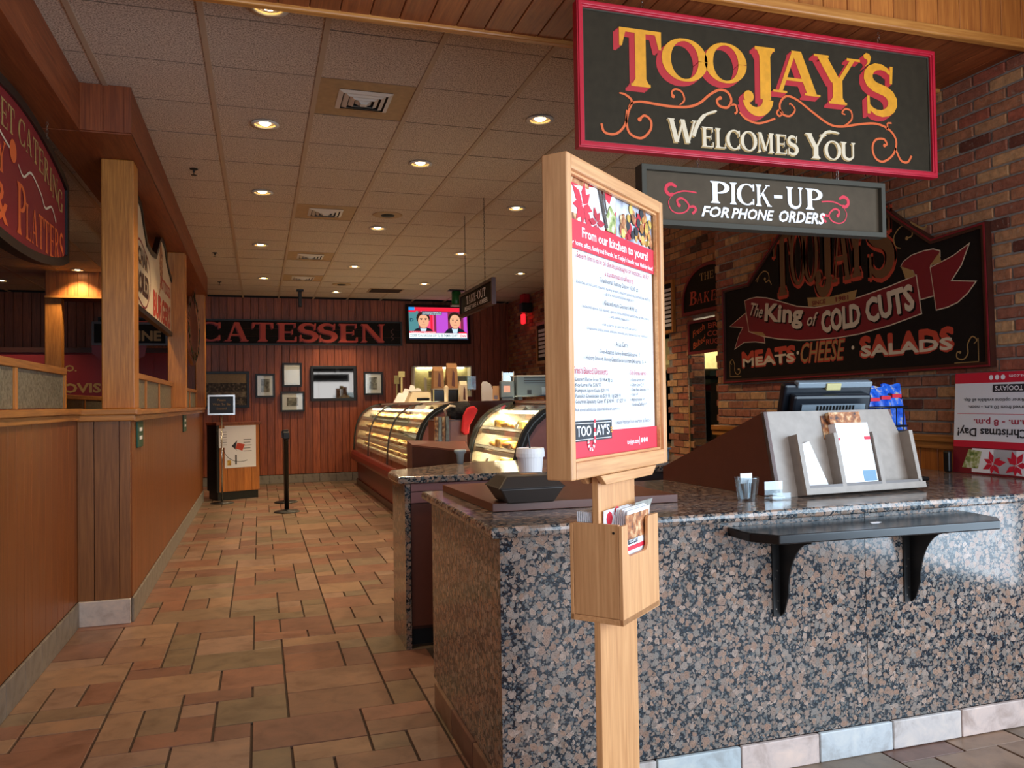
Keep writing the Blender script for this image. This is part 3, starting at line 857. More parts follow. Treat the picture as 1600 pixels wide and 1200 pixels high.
# ---- dining room bulkhead on the left
bk = sroot('trim_7', (0, 13.2, 0))
me = beveled_unit_box('plank', M['plank_h'], .138, .02, .375, .003)
for i in range(13): inst('plank', me, bk, (-2.9+.141*i, 0, 3.13+.19))
B(-2.98, -1.1, .01, .6, 3.12, CZ).build('bulkhead_core', M['plank_dark'], bk)
B(-2.98, -1.1, -.03, .02, 3.1, 3.13).build('bulkhead_moulding', M['oak_x'], bk)
o = sroot('trim_8', (-2.88, 13.3, 0)); B(-.11, .11, -.08, .1, 0, 3.1).build('post_shaft', M['oak'], o, bevel=.008)
o = sroot('trim_9', (0, 15.2, 0))
B(-5, -1.5, 0, .1, 1.2, 2.42).build('painted_board', M['deep_red'], o); B(-5, -1.5, -.03, .1, 2.42, 2.5).build('ledge', M['laminate_dark'], o)

# ================================================================== CEILING FITTINGS
def bulb_light(parent, energy, z=-.02, size=R(115), blend=.6, col=(1.0, .74, .45)):
    l = bpy.data.lights.new('lamp_light', 'SPOT'); l.energy = energy; l.color = col; l.spot_size = size; l.spot_blend = blend; l.shadow_soft_size = .05
    o = bpy.data.objects.new('lamp_light', l); COL.objects.link(o); o.parent = parent; o.location = (0, 0, z); return o
ring = MB().lathe([(.072, .0), (.098, -.001), (.1, -.008), (.074, -.009)], 24, cap=False)
cone = MB().lathe([(.074, -.002), (.06, .035), (.04, .05)], 20, cap=False)
bulb = MB().lathe([(.001, -.006), (.03, -.004), (.043, .008), (.043, .03)], 16, cap=False)
def downlight(x, y, label, energy, group='recessed ceiling lights', first=[None]):
    if first[0] is None:
        t = thing('recessed_light', label, 'ceiling light', (x, y, CZ-.004), 0, group)
        ring.build('trim_ring', M['white'], t, smooth=True); cone.build('reflector', M['cone'], t, smooth=True); bulb.build('bulb', M['lamp'], t, smooth=True)
        first[0] = t
    else:
        t = copy_tree(first[0], None, label); t.location = (x, y, CZ-.004)
    t['group'] = group
    return t
DL = [
 (.062, 4.20, 'recessed light nearest the wood header trim, above the aisle', 9),
 (.056, 5.97, 'large lit recessed light left of the nearest air vent', 9),
 (.045, 7.9, 'second recessed light of the left row, level with the second vent', 9),
 (.032, 10.5, 'third recessed light of the left row, before the third vent', 9),
 (.084, 13.24, 'farthest recessed light of the left row, above the red lettered sign', 9),
 (1.316, 6.63, 'bright recessed light just right of the nearest air vent', 9),
 (1.317, 9.2, 'recessed light beside the round ceiling speaker', 9),
 (1.353, 11.86, 'third recessed light of the middle row', 9),
 (1.334, 14.63, 'recessed light of the middle row closest to the back wall', 12),
 (1.941, 5.37, 'recessed light nearest the menu stand, right of the aisle', 9),
 (2.579, 7.92, 'recessed light over the hanging black take-away sign', 12),
 (2.631, 10.53, 'recessed light above the hanging sign chains, farther back', 12),
 (2.686, 13.33, 'recessed light in front of the television', 12),
 (3.95, 11.96, 'recessed light right of the hanging take-away sign', 14),
 (-2.513, 13.0, 'recessed light shining on the dining room bulkhead', 7),
 (-3.829, 14.3, 'recessed light at the left edge of the photo', 7),
 (-1.42, 9.2, 'recessed light just right of the thick oak post', 7),
 (3.95, 8.9, 'recessed light over the pastry case, hidden behind the menu stand', 14),
]
dls = [downlight(x, y, l, e) for x, y, l, e in DL]
for t, (x, y, l, e) in zip(dls, DL): bulb_light(t, e*12)
for t in dls[14:15]: pass

def vent(i, j, label):
    x, y = GX+(i+.5)*PX, GY+(j+.5)*PY
    t = thing('air_vent', label, 'vent', (x, y, CZ-.002), 0, 'square ceiling air vents')
    B(-.17, .17, -.17, .17, .002, .012).build('backing', M['black_mat'], t)
    for k, s in enumerate((.175, .135, .095, .055)):
        mb = MB(); zo = -.012-.004*k
        def sq(r, z): return [(-r, -r, z), (r, -r, z), (r, r, z), (-r, r, z)]
        mb.add(sq(s, 0.0)+sq(s-.03, zo), [(a, (a+1) % 4, (a+1) % 4+4, a+4) for a in range(4)])
        mb.build('louvre', M['white'], t)
    B(-.022, .022, -.022, .022, -.03, -.02).build('centre_plate', M['white'], t)
    return t
vent(0, 0, 'nearest square air vent, set in a tan ceiling panel')
vent(0, 5, 'second square air vent along the aisle ceiling')
vent(0, 9, 'third square air vent along the aisle ceiling')
vent(0, 12, 'farthest square air vent of the aisle row')
vent(6, 9, 'air vent at the right, above the brick wall end')
vent(6, 5, 'air vent at the right hidden behind the menu stand')
t = thing('ceiling_speaker', 'round flush ceiling speaker next to a recessed light', 'speaker', (1.333, 8.55, CZ-.002), 0, 'round flush speakers')
MB().lathe([(.02, -.004), (.12, -.005), (.155, -.003), (.16, .002)], 24).build('rim', M['tanpanel'], t, smooth=True)
MB().lathe([(.0, -.012), (.07, -.011), (.075, -.004)], 20, cap=False).build('grille', M['black_mat'], t, smooth=True)
c = copy_tree(t, None, 'round flush ceiling speaker near the back wall'); c.location = (1.344, 13.7, CZ-.002)
t = thing('return_grille', 'dark return air grille in the ceiling left of the television', 'vent', (2.17, 14.3, CZ-.004))
B(-.3, .3, -.25, .25, -.004, .003).build('frame', M['tanpanel'], t)
for k in range(9): B(-.27, .27, -.22+.05*k, -.19+.05*k, -.008, -.003).build('slat', M['grout'], t)
def sprinkler(x, y, label):
    t = thing('sprinkler', label, 'sprinkler', (x, y, CZ-.001), 0, 'ceiling sprinklers')
    MB().lathe([(.035, 0), (.03, -.008), (.01, -.012), (.008, -.03)], 12).build('escutcheon', M['black'], t)
    MB().lathe([(.004, -.03), (.004, -.05), (.024, -.052), (.024, -.055)], 12).build('deflector', M['black'], t)
sprinkler(-.515, 7.27, 'nearest small ceiling sprinkler, right of the first oak post')
sprinkler(-.54, 11.2, 'middle small ceiling sprinkler above the aisle')
sprinkler(-.60, 13.8, 'farthest small ceiling sprinkler, near the back wall')
t = thing('exit_sign', 'small dark hanging fixture under the ceiling above the red lettered sign', 'hanging fixture', (.70, 14.5, CZ-.0))
B(-.06, .06, -.06, .06, -.03, 0).build('mounting_plate', M['black'], t); B(-.03, .03, -.03, .03, -.3, -.03).build('housing', M['black'], t, bevel=.008)
t = thing('projector_spot', 'green cylindrical ceiling spotlight above the television', 'spotlight', (3.40, 14.0, CZ))
B(-.14, .14, -.08, .08, -.02, 0).build('mounting_plate', M['black'], t)
MB().lathe([(.08, -.26), (.085, -.25), (.085, -.03), (.05, -.02)], 16).build('housing', M['green_bottle'], t, smooth=True)
B(-.1, .08, -.06, .06, -.29, -.265).build('lens_plate', M['steel'], t)

# ================================================================== HANGING SIGNS
def chain(name, parent, x, z0, z1, y=.015, mat='chrome'):
    n = max(2, int(round((z1-z0)/.022))); p = (z1-z0)/n
    mb = MB()
    for i in range(n):
        c = z0+(i+.5)*p
        pts = []
        for k in range(9):
            a = 2*PI*k/8
            dx, dz = .006*math.cos(a), p*.62*math.sin(a)
            pts.append((x+dx, y, c+dz) if i % 2 else (x, y+dx, c+dz))
        mb.tube(pts, .0018, 4)
    return mb.build(name, M[mat], parent)
# -- big welcome sign
t = thing('welcome_sign', 'large dark hanging sign with red frame and gold lettering welcoming customers', 'sign', (1.335, 3.215, 2.572))
W, H = 1.972, .652
B(.01, W-.01, .006, .03, .01, H-.01).build('board', M['sign_dark'], t)
mb = MB(); ring_frame(mb, rectf(0, W, 0, H), rectf(.03, W-.03, .03, H-.03), -.012, .035); ring_frame(mb, rectf(.006, W-.006, .006, H-.006), rectf(.022, W-.022, .022, H-.022), -.018, 0)
mb.build('frame', M['frame_red'], t, bevel=.003)
mb = MB(); ring_frame(mb, rectf(.03, W-.03, .03, H-.03), rectf(.036, W-.036, .036, H-.036), 0, .006); mb.build('fillet', M['slate_frame'], t)
def tj(mb, y, dx=0, dz=0):
    for ch, x0, z0, x1, z1 in (('T', .20, .30, .425, .56), ('O', .435, .35, .64, .545), ('O', .655, .365, .85, .55), ('A', 1.0, .35, 1.285, .56), ('Y', 1.235, .325, 1.525, .56), ("'", 1.532, .43, 1.590, .60), ('S', 1.545, .295, 1.725, .55)):
        glyph(mb, ch, x0+dx, z0+dz, x1+dx, z1+dz, y)
    glyph(mb, 'J', .835+dx, .245+dz, 1.03+dx, .558+dz, y)
mb = MB()
for k in range(5): tj(mb, .0045-.0002*k, -.028*(1-k/5), -.024*(1-k/5))
letters('letter_shadow', mb, M['sign_red'], t, 'red drop shade of the big gold letters')
mb = MB(); tj(mb, .002); letters('lettering', mb, M['gold'], t, 'gold painted shop name')
mb = MB()
sc = lambda pts, w=.011, ball=0: scroll(mb, pts, w, .0034, ball)
sc([(.205, .262), (.235, .257), (.266, .231), (.249, .183), (.228, .117), (.185, .077), (.131, .079), (.116, .117)])
sc([(.24, .19), (.238, .13), (.255, .083), (.31, .068), (.354, .106), (.359, .15), (.328, .172), (.303, .152)], .011, .01)
sc([(.25, .20), (.265, .222), (.313, .233), (.393, .229), (.473, .226), (.555, .234), (.614, .259), (.665, .301), (.716, .328), (.759, .322), (.779, .286), (.757, .25), (.714, .254), (.702, .278), (.72, .291)], .012, .009)
sc([(.506, .237), (.531, .261), (.52, .297), (.487, .308), (.467, .291), (.474, .274)], .009, .009)
sc([(.774, .263), (.8, .266), (.808, .236), (.795, .224)], .01)
sc([(.821, .234), (.859, .204), (.928, .191), (1.017, .222)], .01)
sc([(1.055, .245), (1.04, .236), (1.027, .25), (1.04, .266), (1.062, .253)], .009)
sc([(1.099, .295), (1.104, .303), (1.13, .275), (1.098, .241), (1.053, .252), (1.046, .298), (1.083, .336), (1.145, .323), (1.235, .27), (1.326, .223), (1.401, .218), (1.516, .241), (1.613, .25), (1.691, .224), (1.728, .171), (1.707, .105), (1.646, .064), (1.598, .077), (1.58, .127), (1.601, .169), (1.65, .177), (1.669, .154), (1.654, .145)], .011, .009)
sc([(1.72, .14), (1.727, .123), (1.755, .077), (1.795, .072), (1.821, .106)], .011)
sc([(1.422, .279), (1.403, .286), (1.423, .307), (1.456, .299), (1.459, .259), (1.42, .224)], .009, .007)
sc([(1.67, .225), (1.676, .239), (1.677, .259), (1.702, .262)], .009)
letters('scrollwork', mb, M['orange'], t, 'orange painted scrolls')
for y, dx, dz, mt, nm in ((.0040, -.006, -.006, 'tan', 'small_letter_shadow'), (.0022, 0, 0, 'cream', 'small_lettering')):
    mb = MB()
    glyph(mb, 'W', .44+dx, .065+dz, .60+dx, .172+dz, y)
    mb.ribbon(smooth_pts([(.575+dx, .10+dz), (.6+dx, .16+dz), (.64+dx, .205+dz), (.70+dx, .228+dz)]), [.018]*12+[.010]*6+[.003], y)
    serif_line(mb, 'ELCOMES', .612+dx, 1.142+dx, .055+dz, .148+dz, y)
    glyph(mb, 'Y', 1.18+dx, .048+dz, 1.31+dx, .168+dz, y)
    mb.ribbon(smooth_pts([(1.27+dx, .14+dz), (1.30+dx, .178+dz), (1.34+dx, .187+dz), (1.383+dx, .182+dz)]), [.013]*12+[.008]*6+[.003], y)
    glyph(mb, 'O', 1.30+dx, .05+dz, 1.385+dx, .142+dz, y); glyph(mb, 'U', 1.385+dx, .055+dz, 1.478+dx, .142+dz, y)
    letters(nm, mb, M[mt], t)
for x in (.33, 1.64): chain('chain', t, x, H-.005, SZ-2.572-.002, .01)
# -- pick-up sign hanging under it
t = thing('pickup_sign', 'slate grey framed sign for picking up phone orders, hanging below the red framed sign', 'sign', (1.634, 3.21, 2.251))
W, H = 1.337, .27
B(.01, W-.01, .014, .05, .01, H-.01).build('board', M['sign_dark2'], t)
mb = MB(); ring_frame(mb, rectf(0, W, 0, H), rectf(.024, W-.024, .024, H-.024), -.01, .055); mb.build('frame', M['slate_frame'], t, bevel=.002)
mb = MB()
for ch, x0, x1 in (('P', .355, .452), ('I', .460, .502), ('C', .507, .598), ('K', .600, .692), ('-', .703, .752), ('U', .768, .868), ('P', .877, .97)):
    if ch == '-': mb.flat(rectf(.703, .75, .162, .177), .011)
    else: glyph(mb, ch, x0, .119, x1, .221, .011)
letters('lettering', mb, M['print_white'], t)
sans('small_lettering', 'FOR', M['print_white'], t, .312, .455, .055, .047, .011, .03, .28)
sans('small_lettering', 'PHONE', M['print_white'], t, .47, .70, .055, .047, .011, .03, .28)
sans('small_lettering', 'ORDERS', M['print_white'], t, .73, .99, .053, .052, .011, .03, .28)
mb = MB()
def swirl(sx, ox):
    f = lambda L: [(ox+sx*a, b) for a, b in L]
    scroll(mb, f([(.185, .181), (.16, .193), (.136, .183), (.132, .16), (.148, .145), (.167, .147)]), .016, .0125)
    scroll(mb, f([(.160, .145), (.21, .163), (.25, .165), (.288, .161)]), .007, .0122)
    scroll(mb, f([(.163, .143), (.143, .111), (.157, .074), (.191, .061), (.23, .071), (.247, .095), (.235, .117), (.21, .131), (.188, .122), (.190, .105), (.196, .098)]), .004, .0121, .009, .012)
    scroll(mb, f([(.247, .093), (.273, .096), (.282, .081), (.264, .063)]), .012, .0122)
swirl(1, 0); swirl(-1, 1.337-.075)
letters('scrollwork', mb, M['paper_red'], t, 'red painted swirls')
for x in (.30, 1.07): chain('chain', t, x, H-.004, .319, .012)

# -- big painted sign on the brick wall
t = thing('cold_cuts_sign', 'huge black arched sign with red ribbon about cold cuts on the brick wall', 'sign', (3.858, 6.088, 1.575), -PI/2)
t.scale = (1.05, 1.0, 1.05)
arc = [(2.19, .79), (1.95, .965), (1.815, 1.074), (1.72, 1.15), (1.6, 1.215), (1.45, 1.262), (1.3, 1.275), (1.12, 1.262), (.98, 1.225), (.87, 1.165), (.793, 1.108), (.58, .95), (.381, .80)]
outl = [(0.02, .02), (2.556, .04), (2.545, .812)]+arc+[(.02, .80)]
inn = inset(outl, .03)
MB().prism(inset(outl, .01), .0, .03).build('board', M['sign_black'], t)
mb = MB(); ring_frame(mb, outl, inn, -.012, .03); mb.build('frame', M['laminate_dark'], t, label='dark red moulded edge')
mb = MB(); ring_frame(mb, inset(outl, .004), inset(outl, .014), -.016, -.01); mb.build('frame_bead', M['deep_red'], t)
def art(name, mat, polys, y, label=None):
    for p in polys:
        mb = MB(); mb.flat(p, y); letters(name, mb, M[mat], t, label)
rib = [(.383, .421), (.56, .37), (.75, .335), (1.0, .305), (1.16, .296), (1.38, .292), (1.59, .30), (1.85, .33), (2.093, .374), (2.062, .597), (1.85, .56), (1.6, .53), (1.38, .513), (1.16, .513), (.97, .545), (.781, .603), (.62, .65), (.49, .672), (.40, .672), (.335, .663)]
tailL = [(.335, .565), (.24, .53), (.118, .484), (.303, .461), (.24, .40), (.182, .30), (.31, .342), (.46, .335), (.58, .317), (.565, .395), (.383, .421)]
fold = [(2.062, .597), (2.093, .457), (2.208, .468), (2.167, .64), (2.235, .68), (2.235, .71), (2.19, .728), (2.12, .73), (2.033, .721), (1.97, .695), (1.951, .672), (1.98, .648), (2.04, .635)]
tailR = [(2.171, .627), (2.205, .383), (2.28, .390), (2.348, .408), (2.415, .45), (2.466, .502), (2.307, .529), (2.38, .61), (2.43, .71), (2.33, .665), (2.245, .644)]
def grow(p, d): return inset(p, -d)
art('ribbon_edge', 'cream', [grow(tailL, .006), grow(fold, .006)], -.0005)
art('ribbon', 'deep_red', [tailL, fold], -.0015)
art('ribbon_edge', 'cream', [grow(rib, .007), grow(tailR, .006)], -.0025)
art('ribbon', 'deep_red', [rib, tailR], -.0035)
art('ribbon_fold', 'tan', [[(.383, .421), (.565, .395), (.60, .365), (.52, .375)], [(1.951, .672), (2.04, .632), (2.062, .597), (1.985, .59)], [(2.235, .70), (2.167, .64), (2.25, .645)], [(1.09, .594), (1.10, .528), (1.33, .515), (1.558, .52), (1.58, .582), (1.33, .57)]], -.0045, 'tan underside of the ribbon and date tab')
sans('lettering', 'SINCE', M['deep_red'], t, 1.14, 1.28, .533, .028, -.006, .02)
sans('lettering', '1981', M['deep_red'], t, 1.38, 1.50, .53, .03, -.006, .02)
cl = lambda a: 0
for dx, dz, y, mt in ((.012, -.012, -.005, 'sign_black'), (0, 0, -.0062, 'cream')):
    sans('lettering', 'The', M[mt], t, .41+dx, .575+dx, .525+dz, .10, y, .012, .35, R(-14))
    sans('lettering', 'King', M[mt], t, .60+dx, 1.04+dx, .455+dz, .125, y, .04, 0, R(-8))
    sans('lettering', 'of', M[mt], t, 1.085+dx, 1.20+dx, .395+dz, .09, y, .012, .35, R(-3))
    sans('lettering', 'COLD', M[mt], t, 1.236+dx, 1.60+dx, .345+dz, .14, y, .04, 0, R(1), path=lambda a: .03*(a-1.4))
    sans('lettering', 'CUTS', M[mt], t, 1.655+dx, 2.04+dx, .385+dz, .145, y, .04, 0, R(7))
sans('lettering', 'MEATS', M['brick_red'], t, .28, .938, .146, .118, -.001, .06, 0, R(.8))
sans('lettering', 'MEATS', M['cream'], t, .287, .93, .152, .060, -.002, .05, 0, R(.8))
sans('lettering', 'CHEESE', M['brick_red'], t, 1.0, 1.455, .14, .14, -.001, .028, .3, label='slanted red letters')
sans('lettering', 'CHEESE', M['tan'], t, 1.006, 1.449, .145, .13, -.002, .0, .3)
sans('lettering', 'SALADS', M['brick_red'], t, 1.592, 2.312, .148, .125, -.001, .06, 0)
sans('lettering', 'SALADS', M['cream'], t, 1.60, 2.305, .153, .063, -.002, .05, 0)
art('dot', 'cream', [disc(.968, .215, .013), disc(1.525, .213, .013)], -.001)
for d, y, mt, nm in ((.016, -.0004, 'brick_red', 'name_shade'), (0, -.0016, 'letter_brown', 'name_lettering')):
    mb = MB()
    for ch, x0, z0, x1, z1 in (('T', .70, .645, .93, 1.09), ('O', .92, .70, 1.07, 1.10), ('O', 1.06, .70, 1.20, 1.11), ('J', 1.17, .61, 1.37, 1.12), ('A', 1.34, .66, 1.53, 1.11), ('Y', 1.47, .665, 1.69, 1.09), ('S', 1.68, .635, 1.885, 1.06)):
        if d:
            for ddx, ddz in ((-d, -d), (d, -d), (0, -1.6*d), (-d, d*.3), (d, d*.3)): glyph(mb, ch, x0+ddx, z0+ddz, x1+ddx, z1+ddz, y+ddx*.01)
        else: glyph(mb, ch, x0, z0, x1, z1, y)
    letters(nm, mb, M[mt], t)
mb = MB()
scroll(mb, [(.48, .80), (.52, .83), (.50, .79)], .008, -.001); scroll(mb, [(.50, .82), (.58, .86), (.64, .84), (.65, .79), (.61, .775), (.60, .80)], .008, -.001, .012); scroll(mb, [(.65, .79), (.68, .745)], .008, -.001)
scroll(mb, [(1.95, .78), (1.91, .80), (1.90, .86), (1.96, .91), (2.03, .89), (2.04, .84), (2.0, .83)], .008, -.001, .012); scroll(mb, [(2.03, .92), (2.09, .88), (2.13, .86), (2.15, .88)], .012, -.001)
for sx, ox in ((1, 0), (-1, 2.575)):
    f = lambda L: [(ox+sx*a, b) for a, b in L]
    scroll(mb, f([(.13, .17), (.11, .19), (.14, .21), (.17, .17), (.17, .12), (.20, .09), (.24, .10), (.24, .13), (.22, .13)]), .007, -.001, .008); mb.flat(rectf(*(sorted((ox+sx*.10, ox+sx*.105))), .07, .2), -.001); mb.flat(rectf(*(sorted((ox+sx*.10, ox+sx*.26))), .07, .075), -.001)
letters('scrollwork', mb, M['tan'], t)

# -- bakery signs farther along the brick wall
def arch_outline(w, h, sh):
    return [(0, 0), (w, 0), (w, sh)]+[(w/2+w/2*math.cos(R(a)), sh+(h-sh)*math.sin(R(a))) for a in range(10, 171, 10)]+[(0, sh)]
t = thing('bakery_sign', 'black arched bakery sign with dark red edge on the farther brick wall', 'sign', (4.185, 7.34, 2.32), -PI/2)
t.scale = (1.05, 1.0, 1.05)
o = arch_outline(.95, .46, .12); MB().prism(inset(o, .01), .0, .02).build('board', M['sign_black'], t)
mb = MB(); ring_frame(mb, o, inset(o, .03), -.01, .02); mb.build('frame', M['deep_red'], t)
mb = MB(); serif_line(mb, 'THE', .33, .58, .30, .37, -.002, path=lambda a: 0); letters('lettering', mb, M['tan'], t)
mb = MB(); serif_line(mb, 'BAKERY', .12, .85, .09, .22, -.002, small=.75, skew=.15); letters('lettering', mb, M['brick_red'], t)
t = thing('fresh_baked_sign', 'black oblong board about fresh baked goods hung in the kitchen opening', 'sign', (4.20, 7.255, 1.92), -PI/2)
t.scale = (1.05, 1.0, 1.05)
B(.01, .95, 0, .02, .01, .31).build('board', M['sign_black'], t)
mb = MB(); ring_frame(mb, rectf(0, .96, 0, .32), rectf(.025, .935, .025, .295), -.01, .02); mb.build('frame', M['deep_red'], t)
sans('lettering', 'Fresh', M['orange'], t, .07, .30, .19, .06, -.001, .01, .3, R(18)); sans('lettering', 'Baked', M['orange'], t, .07, .32, .08, .06, -.001, .01, .3, R(18))
for k, w_ in enumerate(('BREADS', 'COOKIES', 'RUGELACH')): sans('lettering', w_, M['brick_red'], t, .36-.02*k, .86, .225-.075*k, .05, -.001, .01)
# wood framed menu boards between the pier bricks
t = thing('menu_board', 'narrow wood framed menu board hung on the brick pier by the kitchen', 'menu board', (4.185, 7.80, 2.175), -PI/2)
B(.01, .27, 0, .02, .01, .55).build('board', M['sign_black'], t)
mb = MB(); ring_frame(mb, rectf(0, .28, 0, .56), rectf(.03, .25, .03, .53), -.015, .02); mb.build('frame', M['oak'], t)
for k in range(9): B(.05, .23, -.003, .0, .07+.047*k, .10+.047*k).build('menu_strip', M['paper'], t)
t = thing('menu_board', 'wood framed price board on the brick wall near the back corner', 'menu board', (4.89, 13.9, 2.15), -PI/2)
B(.01, 1.0, 0, .02, .01, .74).build('board', M['sign_black'], t)
mb = MB(); ring_frame(mb, rectf(0, 1.01, 0, .75), rectf(.05, .96, .05, .70), -.02, .02); mb.build('frame', M['oak'], t)
for k in range(7): B(.1, .9, -.003, .0, .12+.075*k, .17+.075*k).build('menu_strip', M['paper'], t)
t = thing('wall_lamp', 'red wall fixture with glowing lower end high on the back brick wall', 'wall lamp', (4.78, 14.3, 2.95))
B(-.05, .1, -.1, .1, .2, .55).build('red_housing', M['red_cloth'], t, bevel=.03); B(-.12, .1, -.22, -.06, .18, .36).build('black_bracket', M['black'], t, bevel=.02); B(-.05, .02, -.06, .06, -.02, .17).build('glowing_end', M['exit_red'], t, bevel=.02)

# -- take-out sign on long chains, facing the aisle
t = thing('takeout_sign', 'black hanging sign on two long chains pointing to the take-away counter', 'sign', (2.13, 8.58, 2.40), -PI/2)
B(.01, 1.28, -.0, .02, .01, .245).build('board', M['sign_black'], t)
mb = MB(); ring_frame(mb, rectf(0, 1.29, 0, .255), rectf(.03, 1.26, .03, .225), -.012, .03); mb.build('frame', M['laminate_dark'], t, label='dark brown frame')
mb = MB(); serif_line(mb, 'TAKE-OUT', .26, 1.04, .115, .20, -.001); letters('lettering', mb, M['print_white'], t)
sans('lettering', 'PLEASE TAKE A NUMBER', M['print_white'], t, .20, 1.10, .05, .045, -.001, .01)
for x in (.2, .98): chain('chain', t, x, .25, CZ-2.40-.002, .01, 'black')

# ================================================================== LEFT HANGING SIGNS
t = thing('catering_sign', 'large dark red oval-topped catering sign cut by the left edge of the photo', 'sign', (-1.185, 3.55, 2.28), PI/2)
Wc = 2.26
o = [(0, .14)]+[(Wc*k/16, .14-.14*math.sin(PI*k/16)**.7) for k in range(1, 16)]+[(Wc, .14), (Wc, .63)]+[(Wc-Wc*k/20, .63+.19*math.sin(PI*k/20)**.8) for k in range(1, 20)]+[(0, .63)]
MB().prism(inset(o, .02), 0, .035).build('board', M['deep_red'], t)
mb = MB(); ring_frame(mb, o, inset(o, .05), -.015, .05); mb.build('frame', M['black'], t)
mb = MB(); serif_line(mb, 'GOURMET CATERING', .13, Wc-.11, .56, .70, -.002, path=lambda a: .02-.17*((a-1.13)/1.0)**2); letters('lettering', mb, M['tan'], t)
mb = MB(); serif_line(mb, 'PARTY', .14, .95, .34, .50, -.002); serif_line(mb, 'PLATTERS', 1.12, Wc-.10, .10, .37, -.002, small=.72); letters('lettering', mb, M['orange'], t)
sans('lettering', '&', M['orange'], t, .72, .98, .10, .2, -.002, .01)
mb = MB(); scroll(mb, [(.3, .56), (.5, .52), (.7, .56), (.9, .52), (1.0, .50)], .014, -.003); scroll(mb, [(1.15, .46), (1.25, .42), (1.4, .48), (1.6, .42), (1.7, .36), (1.85, .40), (1.95, .34)], .014, -.003, .012)
letters('scrollwork', mb, M['cream'], t)
mb = MB(); mb.flat(disc(1.06, .50, .06), -.003); letters('fruit_motif', mb, M['orange'], t)
for x in (.35, 1.85): chain('chain', t, x, .72, 3.193-2.28, .02)
t = thing('grill_sign', 'cream scalloped hanging sign about char broiled food behind the thick oak post', 'sign', (-.925, 6.28, 2.25), PI/2)
o = [(0, 0), (3.36, 0), (3.43, .62), (3.1, .70), (2.85, .78), (2.68, .90), (2.45, .93), (2.28, .90), (2.1, .78), (1.9, .66), (1.6, .64), (1.3, .66), (1.1, .78), (.95, .90), (.78, .93), (.6, .90), (.4, .74), (.2, .66), (0, .62)]
MB().prism(inset(o, .02), 0, .03).build('board', M['cream'], t)
mb = MB(); ring_frame(mb, o, inset(o, .045), -.012, .04); mb.build('frame', M['black'], t)
mb = MB(); mb.flat([(2.2+.0, .30+.0)]+[(2.38+.14*math.cos(R(a)), .66+.2*math.sin(R(a))) for a in range(-60, 241, 20)], -.001); letters('picture', mb, M['print_food'], t, 'small painted food picture')
mb = MB(); p = [(1.0+.55*math.cos(R(a)), .33+.26*math.sin(R(a))*(1+.08*math.sin(R(4*a)))) for a in range(0, 361, 12)]; mb.ribbon(p, .02, -.001); letters('badge_outline', mb, M['deep_red'], t)
sans('lettering', 'CHAR', M['laminate_dark'], t, .78, 1.35, .40, .14, -.002, .04); sans('lettering', 'BROILED', M['laminate_dark'], t, .6, 1.42, .17, .17, -.002, .05)
sans('lettering', 'BURGERS', M['brick_red'], t, 1.75, 3.2, .08, .22, -.002, .05); sans('lettering', 'HOT DOGS', M['brick_red'], t, 2.3, 3.2, .40, .12, -.002, .03)
for x in (.78, 2.45): chain('chain', t, x, .9, .943, .02)
t = thing('wreath_board', 'weathered carved board ringed with greenery hanging between the last two oak posts', 'sign', (-.85, 10.55, 2.02), PI/2)
r2 = random.Random(3)
o = [(1.05+(1.0+.06*math.sin(5*a))*math.cos(a), .46+(.43+.04*math.sin(4*a))*math.sin(a)) for a in [2*PI*k/28 for k in range(28)]]
MB().prism(o, 0, .04).build('board', M['laminate'], t)
mb = MB()
for k in range(110):
    a = r2.uniform(0, 2*PI); rr = r2.uniform(.82, 1.0); x, z = 1.05+rr*math.cos(a), .46+rr*.44*math.sin(a); b = r2.uniform(0, PI); l = r2.uniform(.04, .08)
    mb.add([(x, -.01-r2.uniform(0, .03), z), (x+l*math.cos(b)+.02, -.03, z+l*math.sin(b)), (x+l*math.cos(b)*2, -.015, z+2*l*math.sin(b)), (x+l*math.cos(b)-.02, -.03, z+l*math.sin(b))], [(0, 1, 2, 3)])
ob = mb.build('greenery', M['foliage'], t); ob['kind'] = 'stuff'
chain('chain', t, .3, .6, 1.168, .02); chain('chain', t, 1.8, .6, 1.168, .02)
# dining room things
t = thing('wine_sign', 'dark wine sign hanging low in the dining room behind the thick oak post', 'sign', (-2.15, 12.0, 2.22))
B(0, .95, 0, .03, .1, .42).build('board', M['sign_black'], t)
MB().prism([(0, .0), (.1, -.10), (.4, -.14), (.65, -.05), (.68, .1), (0, .1)], 0, .03).build('lower_board', M['deep_red'], t)
mb = MB(); ring_frame(mb, rectf(.0, .95, .1, .42), rectf(.03, .92, .13, .39), -.015, .03); mb.build('frame', M['laminate_dark'], t)
sans('lettering', 'WINE', M['tan'], t, .35, .86, .17, .13, -.003, .04)
chain('chain', t, .2, .41, CZ-2.22-.002, .01, 'black'); chain('chain', t, .75, .41, CZ-2.22-.002, .01, 'black')
t = thing('provisions_board', 'dark red board with faded provisions lettering on the left dining wall', 'sign', (-3.35, 15.16, 1.62))
B(0, 1.6, 0, .03, 0, .72).build('board', M['deep_red'], t)
sans('lettering', 'PROVISIONS', M['tan'], t, -.10, 1.40, .12, .15, -.003, .04); sans('lettering', 'CO.', M['tan'], t, .1, .4, .48, .1, -.003, .03)
t = thing('wall_frame', 'thin white framed red picture high on the left dining wall', 'picture', (-2.45, 15.66, 2.45))
mb = MB(); ring_frame(mb, rectf(0, .5, 0, .55), rectf(.02, .48, .02, .53), -.02, .01); mb.build('frame', M['white'], t); B(.02, .48, 0, .01, .02, .53).build('print', M['deep_red'], t)

